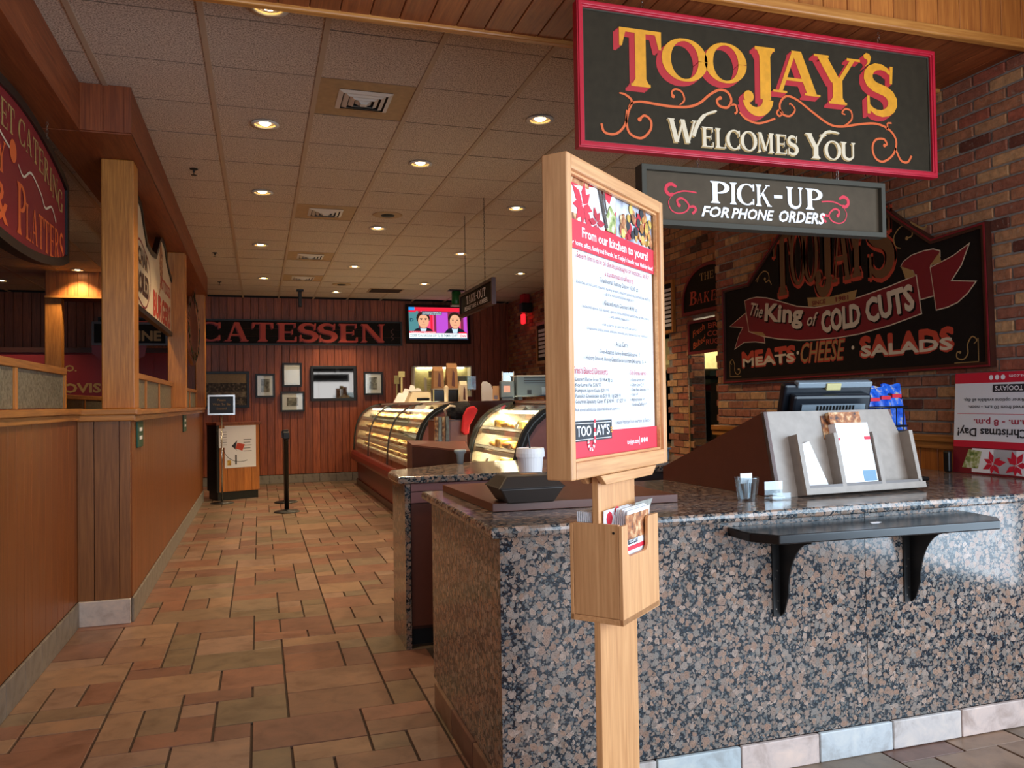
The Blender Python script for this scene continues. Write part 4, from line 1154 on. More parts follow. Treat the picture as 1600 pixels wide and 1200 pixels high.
# ================================================================== BACK WALL
YB = 15.68
t = thing('delicatessen_sign', 'very long black wall sign with big red shaded serif letters', 'sign', (-2.70, YB-.05, 2.60))
W, H = 5.39, .475
for k in range(3): B(.02, W-.02, .0, .03, .02+.146*k, .16+.146*k).build('board', M['sign_black'], t)
mb = MB(); ring_frame(mb, rectf(0, W, 0, H), rectf(.03, W-.03, .03, H-.03), -.015, .035); mb.build('frame', M['black'], t)
for dx, dz, y, mt, nm in ((-.02, -.018, -.001, 'deep_red', 'letter_shadow'), (0, 0, -.003, 'brick_red', 'lettering')):
    mb = MB(); serif_line(mb, 'DELICATESSEN', .10+dx, 5.08+dx, .07+dz, .42+dz, y); letters(nm, mb, M[mt], t)
mb = MB(); scroll(mb, [(5.18, .1), (5.22, .14), (5.18, .18), (5.22, .22), (5.17, .27), (5.22, .33)], .015, -.002); letters('scrollwork', mb, M['laminate'], t)
def picture(name, x0, x1, z0, z1, label, mat, matt=.05, fr=.035, cat='picture'):
    t = thing(name, label, cat, (x0, YB-.035, z0))
    w, h = x1-x0, z1-z0
    mb = MB(); ring_frame(mb, rectf(0, w, 0, h), rectf(fr, w-fr, fr, h-fr), -.01, .03); mb.build('frame', M['black'], t, bevel=.003)
    if matt: B(fr, w-fr, .008, .02, fr, h-fr).build('mount', M['paper'], t)
    B(fr+matt, w-fr-matt, .004, .018, fr+matt, h-fr-matt).build('print', M[mat], t)
    if mat != 'sepia': B(fr, w-fr, -.001, .001, fr, h-fr).build('glass', M['glass'], t)
    return t
t = picture('framed_print', -1.05, -.17, 1.433, 2.11, 'wide sepia framed print with dark band behind the seating sign', 'sepia', 0, .05)
B(.05, .83, .002, .005, .05, .20).build('dark_band', M['sepia_dark'], t); B(.05, .83, .002, .005, .30, .46).build('figure_band', M['sepia_dark'], t)
B(.05, .83, .003, .006, .46, .627).build('pale_sky', M['tan_sky'], t)
picture('framed_print', -.063, .288, 1.617, 2.064, 'small upright framed print of foliage right of the wide sepia one', 'grey_print', .065)
picture('framed_print', .42, .778, 1.817, 2.267, 'pale upright framed document, upper of the stacked pair', 'paper', .03)
picture('framed_print', .381, .821, 1.343, 1.725, 'small landscape framed photo, lower of the stacked pair', 'grey_print', .08)
t = thing('wall_mirror', 'black framed mirror-like glazed picture in the middle of the plank wall', 'mirror', (.935, YB-.035, 1.536))
mb = MB(); ring_frame(mb, rectf(0, .859, 0, .67), rectf(.055, .804, .055, .615), -.01, .03); mb.build('frame', M['black'], t, bevel=.004)
B(.055, .804, .004, .018, .055, .615).build('mirror_glass', M['mirror'], t)
picture('framed_print', 1.935, 2.302, 1.641, 2.093, 'upright framed engraving closest to the deli case', 'grey_print', .07)
t = thing('thermostat', 'cream thermostat box on a thin conduit above the deli case', 'thermostat', (2.58, YB-.03, 1.85))
B(-.05, .05, -.0, .03, 0, .17).build('box', M['cream_box'], t, bevel=.006); B(-.012, .012, .005, .025, -.45, 0).build('conduit', M['cream_box'], t)

# television
t = thing('television', 'black wall television tilted down, showing two newsmen', 'television', (2.745, 15.45, 2.64))
B(0, 1.30, .0, .07, 0, .78).build('casing', M['black_gloss'], t, bevel=.01)
B(.45, .85, .07, .25, .3, .5).build('wall_bracket', M['black'], t)
t.rotation_euler = (R(-6), 0, 0)
sw, sh_ = 1.18, .64
def em(name, hexc, st=1.25): return emit('screen_'+name, hexc, st)
E_ = {k: em(k, v) for k, v in dict(back='#7a2846', red='#d8203a', teal='#4a7f84', pink='#e64a78', violet='#b04ac0', skin='#d9a27e', skin_dark='#a8735a', hair='#2a1a14', suit='#141a26', shirt='#b8d4ea', white='#e8f4f6', blue='#2a8ad0', ink='#10344a', lip='#b06a58').items()}
scr = B(.06, 1.24, -.004, 0, .08, .72).build('screen', E_['back'], t)
def ep(name, mat, polys, y): 
    for p in polys:
        mb = MB(); mb.flat([(.06+a*sw, .08+b*sh_) for a, b in p], y); letters(name, mb, E_[mat], scr)
def ev(cx, cz, rx, rz, n=18): return [(cx+rx*math.cos(2*PI*i/n), cz+rz*math.sin(2*PI*i/n)) for i in range(n)]
ep('picture_area', 'teal', [rectf(0, .16, .2, .9)], -.005)
ep('picture_area', 'pink', [rectf(.3, .36, .2, .85), rectf(.40, .42, .2, .85), rectf(.85, .88, .2, .8), rectf(.2, .23, .2, .9)], -.005)
ep('picture_area', 'violet', [rectf(.46, .66, .2, .85), rectf(.93, .99, .2, .8)], -.005)
ep('picture_area', 'red', [rectf(.36, .40, .2, .85), rectf(.0, 1, .88, 1), rectf(0, .12, .84, .88)], -.0055)
ep('picture_area', 'blue', [rectf(.0, .10, .90, 1)], -.006)
for cx, k, hair in ((.24, 1.0, 'hair'), (.78, 1.05, 'hair')):
    ep('newsman_suit', 'suit', [[(cx-.19, .2), (cx+.19, .2), (cx+.13, .32), (cx+.05, .37), (cx-.05, .37), (cx-.13, .32)]], -.006)
    ep('newsman_shirt', 'shirt', [[(cx-.035, .2), (cx+.035, .2), (cx+.055, .36), (cx-.055, .36)]], -.0065)
    ep('newsman_neck', 'skin_dark', [rectf(cx-.045, cx+.045, .33, .46)], -.0068)
    ep('newsman_hair', hair, [ev(cx, .66, .115, .20)], -.007)
    ep('newsman_face', 'skin', [ev(cx+.005, .565, .092, .215)], -.0075)
    ep('newsman_features', 'hair', [rectf(cx-.055, cx-.015, .64, .655), rectf(cx+.025, cx+.065, .64, .655), ev(cx-.033, .61, .014, .014, 8), ev(cx+.042, .61, .014, .014, 8)], -.008)
    ep('newsman_features', 'lip', [rectf(cx-.025, cx+.035, .445, .46), [(cx, .52), (cx+.02, .52), (cx+.012, .60)]], -.008)
ep('caption_bar', 'white', [rectf(.0, .98, .04, .19)], -.009); ep('caption_bar', 'red', [rectf(.0, .45, .19, .25), rectf(.84, .98, .19, .23)], -.009); ep('caption_bar', 'ink', [rectf(0, 1, 0, .04), rectf(.22, .56, .76, .88), rectf(0, 1, -.0, .03)], -.009)
def es(text, x0, x1, z, h, mat, bold=.01): return sans('caption', text, E_[mat], scr, .06+x0*sw, .06+x1*sw, .08+z*sh_, h*sh_, -.0105, bold)
es("COOPER TO N. CAROLINA GOP: 'I'LL SEE THEM IN COURT'", .01, .82, .075, .08, 'ink'); es('TURBULENT TRANSITION', .02, .44, .20, .035, 'white'); es('CNN', .86, .96, .07, .08, 'red', .03)
es('D', .02, .075, .55, .1, 'ink', .03); es('GOVERNOR ON HEARING ON', .23, .55, .83, .03, 'white'); es('ELECTION BILLS IN SESSION', .23, .55, .775, .03, 'white')

# ================================================================== COUNTERS
# -- granite pick-up counter
t = thing('pickup_counter', 'big granite fronted pick-up counter with pale tile skirting at the right', 'counter', (0, 0, 0))
B(.83, 3.79, 2.76, 3.9, .0, .985).build('core', M['laminate_dark'], t)
for a, b in ((.81, 2.385), (2.388, 3.798)): B(a, b, 2.735, 2.758, .12, .985).build('granite_panel', M['granite'], t)
B(.81, .832, 2.759, 3.91, .12, .985).build('granite_side', M['granite'], t)
B(.832, 3.79, 3.9, 3.92, .1, .985).build('rear_panel', M['laminate_dark'], t)
me = beveled_unit_box('skirting_tile', M['base_tile'], .357, .02, .114, .003)
for i in range(9): inst('skirting_tile', me, t, (.865+.3625*i-.003, 2.729, .059))
me = beveled_unit_box('skirting_tile', M['tile'], .02, .357, .114, .003)
for i in range(3): inst('skirting_tile', me, t, (.806, 2.93+.363*i, .059))
mb = MB()   # worktop with a rounded nose along the front and left edge
y0, y1, x0, x1, zb, zt = 2.698, 3.945, .775, 3.80, .987, 1.026
prof = [(0.0, zb), (-.006, zb+.006), (-.009, (zb+zt)/2), (-.006, zt-.006), (.0, zt)]
loops = []
for d, z in prof: loops.append([(x0+d, y0+d, z), (x1, y0+d, z), (x1, y1-d, z), (x0+d, y1-d, z)])
vs = [p for l in loops for p in l]
fs = [(k*4+i, k*4+(i+1) % 4, (k+1)*4+(i+1) % 4, (k+1)*4+i) for k in range(4) for i in range(4)]+[(3, 2, 1, 0), (16, 17, 18, 19)]
mb.add(vs, fs); mb.build('worktop', M['granite_top'], t, label='polished granite worktop with rounded nose', bevel=.003)
# -- wall shelf on brackets
t = thing('writing_shelf', 'small black shelf on two curved black brackets on the granite front', 'shelf', (0, 0, 0))
MB().extr([(1.735, 2.733), (1.735, 2.585), (1.80, 2.495), (2.80, 2.455), (2.872, 2.53), (2.90, 2.733)], .93, .965).build('shelf_board', M['black_gloss'], t, bevel=.005)
for x in (1.955, 2.60):
    b = B(x-.022, x+.016, 2.727, 2.734, .60, .93).build('bracket', M['black'], t)
    mb = MB(); L = [(2.727, .60), (2.727, .93), (2.53, .93), (2.53, .915)]+[(2.53+.145*math.sin(R(a))*1.0, .915-.30*(1-math.cos(R(a)))*.72) for a in range(10, 91, 10)]+[(2.705, .62)]
    n = len(L); mb.add([(x+.010, a, c) for a, c in L]+[(x+.016, a, c) for a, c in L], [tuple(range(n)), tuple(reversed(range(n, 2*n)))]+[(i, i+n, (i+1) % n+n, (i+1) % n) for i in range(n)])
    mb.build('gusset', M['black'], b)
    for z in (.63, .66, .75, .78, .90):
        s_ = MB().lathe([(.004, 0), (.003, .002)], 8).build('screw', M['chrome'], b); s_.location = (x-.006+(.006 if z in (.66, .78) else -.004), 2.727, z); s_.rotation_euler = (PI/2, 0, 0)
t = thing('sticker_scrap', 'torn scrap of white and blue sticker on the black shelf', 'sticker', (2.32, 2.60, .9655), .2)
MB().extr([(-.03, -.008), (0, -.016), (.035, -.004), (.03, .01), (-.01, .015)], 0, .0008).build('scrap', M['print_white'], t)
# -- second counter
t = thing('take_away_counter', 'second counter with granite end slab and brown drawers behind the pick-up counter', 'counter', (0, 0, 0))
B(.825, .858, 4.765, 5.22, .0, .985).build('granite_end', M['granite'], t)
B(.86, 3.05, 4.80, 5.36, .11, .985).build('carcass', M['laminate_dark'], t)
B(.86, 3.05, 4.86, 5.3, .0, .11).build('toe_kick', M['black_mat'], t)
B(.864, 2.28, 4.782, 4.80, .935, .983).build('front_rail', M['mauve'], t, bevel=.002)
B(.864, 2.28, 4.782, 4.80, .865, .93).build('drawer', M['mauve'], t, bevel=.002)
B(.864, 1.55, 4.782, 4.80, .13, .86).build('door', M['laminate'], t, bevel=.002); B(1.555, 2.28, 4.782, 4.80, .13, .86).build('door', M['laminate'], t, bevel=.002)
MB().extr([(.78, 4.74), (3.1, 4.74), (3.1, 5.68), (1.49, 5.72), (.82, 5.26), (.78, 5.12)], .988, 1.03).build('worktop', M['granite_top'], t, bevel=.008, label='polished granite worktop')
# -- wedge topped cabinet behind it
t = thing('angled_cabinet', 'dark red-brown cabinet with sloping top between the two glass cases', 'cabinet', (0, 0, 0))
pl = [(1.0, 5.46), (1.50, 5.80), (1.60, 6.36), (1.08, 6.12)]; zt = [1.17, 1.09, 1.14, 1.17]
MB().add([(x, y, 0) for x, y in pl]+[(x, y, z) for (x, y), z in zip(pl, zt)], [(3, 2, 1, 0), (4, 5, 6, 7)]+[(i, (i+1) % 4, (i+1) % 4+4, i+4) for i in range(4)]).build('carcass', M['laminate_dark'], t, bevel=.004)
MB().add([(x, y, z+.0) for (x, y), z in zip(pl, zt)]+[(x, y, z+.012) for (x, y), z in zip(pl, zt)], [(3, 2, 1, 0), (4, 5, 6, 7)]+[(i, (i+1) % 4, (i+1) % 4+4, i+4) for i in range(4)]).build('top', M['laminate'], t)

# ================================================================== GLASS CASES
PROF = [(0, .62), (.004, .72), (.012, .85), (.03, .99), (.06, 1.11), (.105, 1.22), (.17, 1.31), (.26, 1.385), (.37, 1.435), (.50, 1.46)]
def offs(P, d):
    out = []
    for i, p in enumerate(P):
        a = P[max(0, i-1)]; b = P[min(len(P)-1, i+1)]; dx, dz = b[0]-a[0], b[1]-a[1]; L = math.hypot(dx, dz)
        out.append((p[0]+dz/L*d, p[1]-dx/L*d))
    return out
def slab_profile(P, Q, y0, y1):
    n = len(P); mb = MB()
    vs = [(x, y0, z) for x, z in P]+[(x, y0, z) for x, z in Q]+[(x, y1, z) for x, z in P]+[(x, y1, z) for x, z in Q]
    fs = []
    for i in range(n-1):
        fs += [(i, i+1, n+i+1, n+i), (2*n+i, 3*n+i, 3*n+i+1, 2*n+i+1), (i, 2*n+i, 2*n+i+1, i+1), (n+i, n+i+1, 3*n+i+1, 3*n+i)]
    fs += [(0, n, 3*n, 2*n), (n-1, 3*n-1, 4*n-1, 2*n-1)]
    return mb.add(vs, fs)
def deli_case(name, label, x0, y0, y1, bays, zlow, base_x, depth=1.15, group=None):
    t = thing(name, label, 'display case', (x0, y0, 0), 0, group)
    L = y1-y0
    D = depth
    for yy, nm in ((0, 'end_panel'), (L-.03, 'end_panel')):
        ob = MB().prism([(D, .45), (D, 1.46)]+list(reversed([(a+.05, z-.0) for a, z in offs(PROF, .0)][:-1]))+[(.05, .45)][:1], yy, yy+.03)
        ob.build(nm, M['mauve'], t)
        slab_profile(offs(PROF, -.012), offs(PROF, .055), yy-.012, yy+.036).build('end_trim', M['black_mat'], t)
        slab_profile(offs(PROF, .018), offs(PROF, .026), yy-.016, yy-.01).build('trim_bead', M['grey_blue'], t)
        B(.48, D, yy-.012, yy+.036, 1.44, 1.475).build('end_trim', M['black_mat'], t)
    p = L/bays
    for k in range(bays):
        a, b = k*p+(.04 if k == 0 else .012), (k+1)*p-(.04 if k == bays-1 else .012)
        slab_profile(offs(PROF, 0), offs(PROF, .007), a, b).build('curved_glass', M['case_glass'], t, smooth=False)
        if k: slab_profile(offs(PROF, -.006), offs(PROF, .016), k*p-.011, k*p+.011).build('mullion', M['black'], t)
    # body
    pin = [q for q in offs(PROF, .035)]
    for ya, yb in ((L-.05, L-.035), (.035, .05)):  # pale lining added so the inside of the case looks brighter
        MB().prism([(D-.1, .64), (D-.1, 1.40), (.52, 1.40)]+[(a, min(z, 1.40)) for a, z in reversed(pin[:-1])], ya, yb).build('added_pale_lining', M['cream'], t)
    B(D-.08, D, .03, L-.03, .45, 1.46).build('rear_doors', M['brass_lens'], t)
    B(.5, D, -.0, L, 1.46, 1.48).build('top_panel', M['laminate_dark'], t, bevel=.003)
    B(.03, D, .03, L-.03, .60, .625).build('case_deck', M['steel'], t)
    MB().prism([(-.055, .50), (-.04, .455), (.05, .44), (D, .44), (D, .60), (.0, .63), (-.03, .62), (-.055, .57)], -.01, L+.01).build('bumper', M['case_red'], t, bevel=.01)
    B(base_x, D, .02, L-.02, .10, .44).build('base_panel', M['case_red'], t)
    B(base_x-.025, D, .0, L, .0, .10).build('kick_board', M['laminate_dark'], t)
    lt = B(.34, .40, .06, L-.06, 1.36, 1.385).build('light_tube', M['tube'], t)
    return t
case_far = deli_case('deli_case', 'long far curved-glass deli case by the plank wall', 1.66, 9.0, 15.0, 3, .6, .07)
case_near = deli_case('pastry_case', 'nearer brightly lit curved-glass pastry case behind the foam cup', 1.885, 6.0, 7.5, 1, .6, .07)
def case_light(t, y0, y1, energy):
    l = bpy.data.lights.new('case_light', 'AREA'); l.shape = 'RECTANGLE'; l.size = .08; l.size_y = (y1-y0); l.energy = energy; l.color = (1.0, .86, .58)
    o = bpy.data.objects.new('case_light', l); COL.objects.link(o); o.parent = t; o.location = (.37, (y0+y1)/2, 1.352)
case_light(case_near, .1, 1.4, 45); case_light(case_far, .1, 5.9, 60)
for t_, y1_, e_ in ((case_near, 1.4, 15), (case_far, 5.9, 26)):  # extra strips below the shelves, added to brighten the lower goods
    for z_, x_ in ((1.20, .26), (1.03, .2), (.87, .17)):
        l = bpy.data.lights.new('case_light', 'AREA'); l.shape = 'RECTANGLE'; l.size = .05; l.size_y = y1_-.1; l.energy = e_; l.color = (1.0, .86, .55) if t_ is case_near else (1.0, .80, .42)
        o = bpy.data.objects.new('case_light', l); COL.objects.link(o); o.parent = t_; o.location = (x_, (.1+y1_)/2, z_)
# shelves with fronts and their goods
rg = random.Random(5)
def shelves(t, L, levels):
    for z, x in levels:
        s = B(x, 1.05, .05, L-.05, z-.01, z).build('shelf', M['steel'], t)
        B(x-.006, x, .05, L-.05, z-.045, z-.012).build('shelf_front', M['white'], s)
        n = int((L-.1)/.02); mb = MB()
        for i in range(n): mb.box(x-.003, x, .055+i*.02, .063+i*.02, z, z+.024)
        mb.box(x-.004, x, .05, L-.05, z+.022, z+.028)
        ob = mb.build('shelf_rail', M['white'], s); ob['kind'] = 'stuff'
LEV = [(1.215, .165), (1.045, .10), (.885, .075), (.74, .06)]
shelves(case_near, 1.5, LEV); shelves(case_far, 6.0, LEV)
def pastry(x, y, z, kind, label, group):
    t = thing(kind, label, 'pastry', (x, y, z), rg.uniform(0, 3), group)
    if kind == 'pie':
        MB().lathe([(.06, 0), (.085, .03), (.09, .034), (.08, .05), (.04, .065), (.001, .068)], 14, cap=False).build('crust', M['pastry'], t, smooth=True)
        MB().lathe([(.062, 0), (.092, .030), (.088, .030), (.06, 0.001)], 14, cap=False).build('tin', M['steel'], t)
    elif kind == 'cake':
        MB().lathe([(.08, 0), (.08, .07), (.07, .08), (.001, .082)], 16, cap=False).build('sponge', M['salad'], t, smooth=False)
        MB().lathe([(.1, -.003), (.1, .0)], 16).build('cake_board', M['white'], t)
    else:
        mb = MB(); mb.tube([(.06*math.cos(a), .045*math.sin(a), .022+.006*math.sin(3*a)) for a in [PI*k/8-.2 for k in range(10)]], [.008, .015, .02, .024, .025, .025, .024, .02, .015, .008], 8)
        mb.build('crescent', M['pastry'], t, smooth=True)
def price_tag(x, y, z, label, group):
    t = thing('price_tag', label, 'price tag', (x, y, z), -PI/2+rg.uniform(-.3, .3), group)
    MB().add([(-.025, 0, .002), (.025, 0, .002), (.025, .02, .06), (-.025, .02, .06), (-.025, .003, .002), (.025, .003, .002), (.025, .023, .06), (-.025, .023, .06)], [(0, 1, 2, 3), (7, 6, 5, 4), (0, 4, 5, 1), (3, 2, 6, 7), (0, 3, 7, 4), (1, 5, 6, 2)]).build('card', M['kraft'] if rg.random() < .4 else M['paper'], t)
ORD = ['first', 'second', 'third', 'fourth', 'fifth', 'sixth', 'seventh', 'eighth', 'ninth']
row = ['top', 'second', 'third', 'bottom']
for r_, (z, x) in enumerate(LEV):
    for k in range(6 if r_ < 2 else 5):
        y = 6.16+k*.235
        kind = ['croissant', 'pie', 'cake'][(k+r_) % 3] if r_ < 3 else 'cake'
        pastry(1.885+x+.17, y, z+.002, kind, {'croissant': 'golden croissant', 'pie': 'small browned pie in a tin', 'cake': 'small round pale yellow cake'}[kind]+', %s shelf of the pastry case, %s from near end' % (row[r_], ORD[k]), 'pastries on the %s shelf of the pastry case' % row[r_])
    for k in range(4):
        price_tag(1.885+x+.045, 6.25+k*.31, z+.001, 'little price card, %s shelf of the pastry case, %s from near end' % (row[r_], ORD[k]), 'price cards on the %s shelf of the pastry case' % row[r_])
for r_, (z, x) in enumerate(LEV):
    for k in range(9):
        y = 9.35+k*.65
        t = thing('food_tray', 'steel food tray, %s shelf of the long deli case, %s from near end' % (row[r_], ORD[k]), 'tray', (1.66+x+.25, y, z+.002), 0, 'food trays on the %s shelf of the deli case' % row[r_])
        MB().add([(-.12, -.2, 0), (.12, -.2, 0), (.12, .2, 0), (-.12, .2, 0), (-.15, -.25, .05), (.15, -.25, .05), (.15, .25, .05), (-.15, .25, .05)], [(0, 1, 2, 3)]+[(i, (i+1) % 4, (i+1) % 4+4, i+4) for i in range(4)]).build('pan', M['steel'], t)
        n = 6; vs = []; fs = []
        for i in range(n+1):
            for j in range(n+1):
                a, b = i/n, j/n; vs.append((-.135+.27*a, -.23+.46*b, .03+.06*math.sin(PI*a)*math.sin(PI*b)+rg.uniform(0, .02)))
        for i in range(n):
            for j in range(n): q = i*(n+1)+j; fs.append((q, q+1, q+n+2, q+n+1))
        ob = MB().add(vs, fs).build('food_heap', M['salad'] if (k+r_) % 2 else M['pastry'], t)

# ---- things on and around the cases
ZT = 1.482
t = thing('counter_till', 'blue-grey till cabinet with vents on top of the pastry case', 'till', (2.42, 7.0, ZT))
B(-.20, .24, -.12, .22, .03, .215).build('housing', M['grey_blue'], t, bevel=.012); B(-.20, .24, -.125, .225, .213, .222).build('lid_edge', M['white'], t)
for k in range(3): B(-.13, .14, -.124, -.119, .15+.022*k, .157+.022*k).build('vent_slot', M['black'], t)
B(-.10, -.06, -.124, -.119, .05, .09).build('socket', M['black'], t); B(.04, .2, -.124, -.119, .045, .115).build('sticker', M['pos_grey'], t)
for x in (-.16, .2): B(x-.02, x+.02, -.1, .2, .0, .03).build('foot', M['black'], t)
t = thing('small_screen', 'small dark screen with orange window left of the till', 'screen', (2.135, 6.92, ZT), -.1)
B(-.055, .07, -.02, .05, .02, .17).build('casing', M['grey_blue'], t, bevel=.008); B(-.03, .03, -.024, -.02, .07, .13).build('display', emit('orange_screen', '#e09060', .9), t); B(-.05, .06, -.04, .07, 0, .02).build('foot', M['black'], t)
t = thing('tan_card', 'tan folded menu card left of the small screen', 'card', (2.045, 6.95, ZT), -.1)
B(-.03, .03, 0, .006, 0, .13).build('card', M['kraft'], t); B(-.018, .014, -.002, 0, .01, .045).build('printed_motif', M['laminate_dark'], t)
t = thing('sign_clip', 'clear sign holder with white ends above the small screen', 'sign holder', (2.16, 6.97, ZT+.17))
t.location.z = ZT+.172
B(-.05, -.04, 0, .01, 0, .09).build('end_clip', M['white'], t); B(.055, .065, 0, .01, 0, .09).build('end_clip', M['white'], t); B(-.04, .055, .002, .006, .0, .08).build('clear_pane', M['clear_plastic'], t)
for k, (x, lb) in enumerate(((2.20, 'left'), (2.30, 'right'))):
    t = thing('shaker', 'tiny white %s knob on the front edge of the pastry case top' % lb, 'knob', (x+.2, 6.3, ZT))
    MB().lathe([(.018, 0), (.014, .015), (.008, .03), (.001, .034)], 10, cap=False).build('body', M['white'], t, smooth=True)
t = thing('white_board', 'white rounded sheet standing on edge between the two cases', 'board', (2.2, 8.4, 0))
MB().prism([(-.06, 1.48), (.065, 1.48), (.065, 1.60), (.045, 1.66), (0, 1.69), (-.045, 1.69), (-.06, 1.66)], 0, .02).build('sheet', M['foam'], t, bevel=.003)
t.location = (2.37, 8.4, 0)
B(-.2, .3, -.02, .3, 0, 1.478).build('support_cabinet', M['laminate_dark'], t)
t = thing('food_scale', 'beige sloping deli scale with dark readout on the far case', 'scale', (1.79, 9.75, ZT-.02))
t.location = (2.0, 10.2, ZT-.0)
MB().prism([(-.20, 0), (.22, 0), (.08, .13), (-.14, .13)], -.1, .15).build('housing', M['cream'], t, bevel=.008); B(-.08, .08, -.107, -.1, .015, .05).build('readout', M['black_gloss'], t)
B(-.15, .1, -.05, .12, .13, .14).build('weighing_plate', M['steel'], t)
t = thing('pole_display', 'thin pole with a small display above the far case', 'pole display', (1.75, 10.4, ZT-.02))
t.location = (1.93+.0, 11.3, ZT)
B(-.012, .012, -.012, .012, 0, .36).build('pole', M['cream_box'], t); B(-.045, .045, -.02, .02, .36, .44).build('display', M['cream_box'], t, bevel=.005); B(-.05, .05, -.05, .05, -.0, .012).build('foot', M['cream_box'], t)
def paper_bag(x, y, w, h, label, rz=0, mat='kraft', z=ZT):
    t = thing('paper_bag', label, 'paper bag', (x, y, z), rz, None)
    v = [(-w/2, -.05, 0), (w/2, -.05, 0), (w/2, .06, 0), (-w/2, .06, 0), (-w/2*.9, -.04, h*.8), (w/2*.9, -.04, h*.8), (w/2*.9, .05, h*.8), (-w/2*.9, .05, h*.8), (-w/2*.95, 0, h), (w/2*.95, 0, h), (w/2*.95, .01, h), (-w/2*.95, .01, h)]
    MB().add(v, [(3, 2, 1, 0), (8, 9, 10, 11)]+[(k*4+i, k*4+(i+1) % 4, k*4+(i+1) % 4+4, k*4+i+4) for k in range(2) for i in range(4)]).build('bag_body', M[mat], t)
    MB().prism([(-w*.12, h*.1), (w*.2, h*.05), (w*.16, h*.6), (0, h*.75)], -.0535, -.051).build('gusset_fold', M['laminate'], t)
    return t
# coffee urns carrying bags
for k, (x, lb) in enumerate(((2.03, 'left'), (2.20, 'right'))):
    t = thing('coffee_urn', 'dark %s coffee dispenser on the far case carrying a kraft bag' % lb, 'coffee dispenser', (x, 9.35, ZT))
    B(-.07, .07, -.06, .08, .0, .14).build('housing', M['black_gloss'], t, bevel=.006); B(-.075, .075, -.065, .085, .14, .155).build('cap', M['grey_lam'], t); B(-.07, -.06, -.065, -.06, .0, .14).build('side_trim', M['cream_box'], t)
    paper_bag(x, 9.35, .13, .26 if k == 0 else .30, 'tall kraft paper bag standing on the %s coffee dispenser' % lb, .05, z=ZT+.157)
t = thing('cup_stack', 'tall cream foam cup stack between the two coffee dispensers', 'cups', (2.115, 9.28, ZT))
MB().lathe([(.022, 0), (.028, .17), (.012, .19)], 12).build('cups', M['cream'], t)
paper_bag(2.30, 9.2, .09, .24, 'pale upright paper carton right of the coffee dispensers', 0, 'cream')
t = thing('cake_dome', 'clear acrylic cake stand with lid on the far case', 'cake stand', (2.38, 9.45, ZT))
MB().lathe([(.06, 0), (.06, .008), (.012, .02), (.012, .12), (.12, .13), (.12, .138)], 20).build('stand', M['clear_plastic'], t, smooth=True)
B(-.12, .12, -.10, .10, .14, .145).build('cover_base', M['clear_plastic'], t)
for a, b, c, d in ((-.12, .12, -.10, -.096), (-.12, .12, .096, .10), (-.12, -.116, -.096, .096), (.116, .12, -.096, .096)): B(a, b, c, d, .145, .30).build('cover_side', M['clear_plastic'], t)
B(-.12, .12, -.10, .10, .30, .304).build('cover_top', M['clear_plastic'], t)
t = thing('napkin_box', 'white paper napkin box beside the cake stand foot', 'box', (2.62, 9.15, ZT))
B(-.09, .09, -.06, .06, 0, .085).build('box', M['paper'], t, bevel=.01); B(-.07, .0, -.062, -.06, .035, .05).build('blue_label', M['blue_bin'], t)
r4 = random.Random(9)
for k in range(4):
    t = thing('bag_bundle', ['leftmost drooping white paper bag behind the deli scale', 'second white paper bag behind the deli scale', 'tallest white paper bag in the heap behind the deli scale', 'rightmost white paper bag behind the deli scale'][k], 'paper bag', (1.84+.09*k, 10.9+.04*k, ZT), r4.uniform(-.2, .2), 'white paper bags heaped behind the deli scale')
    w, h = .09, [.13, .19, .24, .2][k]
    MB().add([(-w, -.04, 0), (w, -.04, 0), (w, .04, 0), (-w, .04, 0), (-w*.5, -.02, h*.7), (w*.6, -.02, h*.7), (w*.6, .02, h*.7), (-w*.5, .02, h*.7), (-.02, 0, h), (.03, 0, h*.96)], [(3, 2, 1, 0), (4, 5, 9, 8), (5, 6, 9), (6, 7, 8, 9), (7, 4, 8)]+[(i, (i+1) % 4, (i+1) % 4+4, i+4) for i in range(4)]).build('bag_body', M['foam'], t)
# shelf unit standing in for a lit wall opening, before the plank wall
t = thing('opening_stand_in', 'pale slatted shelf unit standing in for a lit opening, behind the far deli case', 'storage rack', (2.86, 15.35, 0))
B(0, 1.16, .26, .28, 1.60, 2.17).build('back_panel', M['cream_box'], t); B(0, 1.16, 0, .28, 1.58, 1.60).build('shelf', M['white'], t); B(0, 1.16, 0, .28, 0, 1.58).build('lower_cabinet', M['case_red'], t)
B(-.0, .02, 0, .28, 1.60, 2.18).build('side', M['white'], t); B(1.14, 1.16, 0, .28, 1.60, 2.18).build('side', M['white'], t); B(0, 1.16, 0, .28, 2.17, 2.19).build('head', M['white'], t)
B(.1, 1.06, .2, .22, 2.15, 2.168).build('added_light_strip', M['tube'], t)  # glowing tube made up to light the inside of the unit
for k in range(7): B(.25, .62, -.02, .1, 1.63+.045*k, 1.645+.045*k).build('rack_slat', M['cream_box'], t)
B(.22, .25, -.03, .12, 1.60, 1.96).build('rack_side', M['white'], t); B(.62, .65, -.03, .12, 1.60, 1.96).build('rack_side', M['white'], t)
for k, (x, z, w, h, lb) in enumerate(((.30, 1.962, .16, .13, 'tan carton on top of the slatted rack'), (.46, 1.962, .13, .10, 'smaller tan carton right of the other on the slatted rack'), (.88, 1.602, .16, .38, 'tall cream carton at the right of the pale slatted shelf unit'))):
    b = thing('carton', lb, 'box', (2.86+x, 15.35, z)); B(0, w, .0, .1, 0, h).build('carton_body', M['cream_box'] if k != 1 else M['kraft'], b, bevel=.004); B(0, w, -.001, 0, h*.45, h*.52).build('tape', M['kraft'], b)
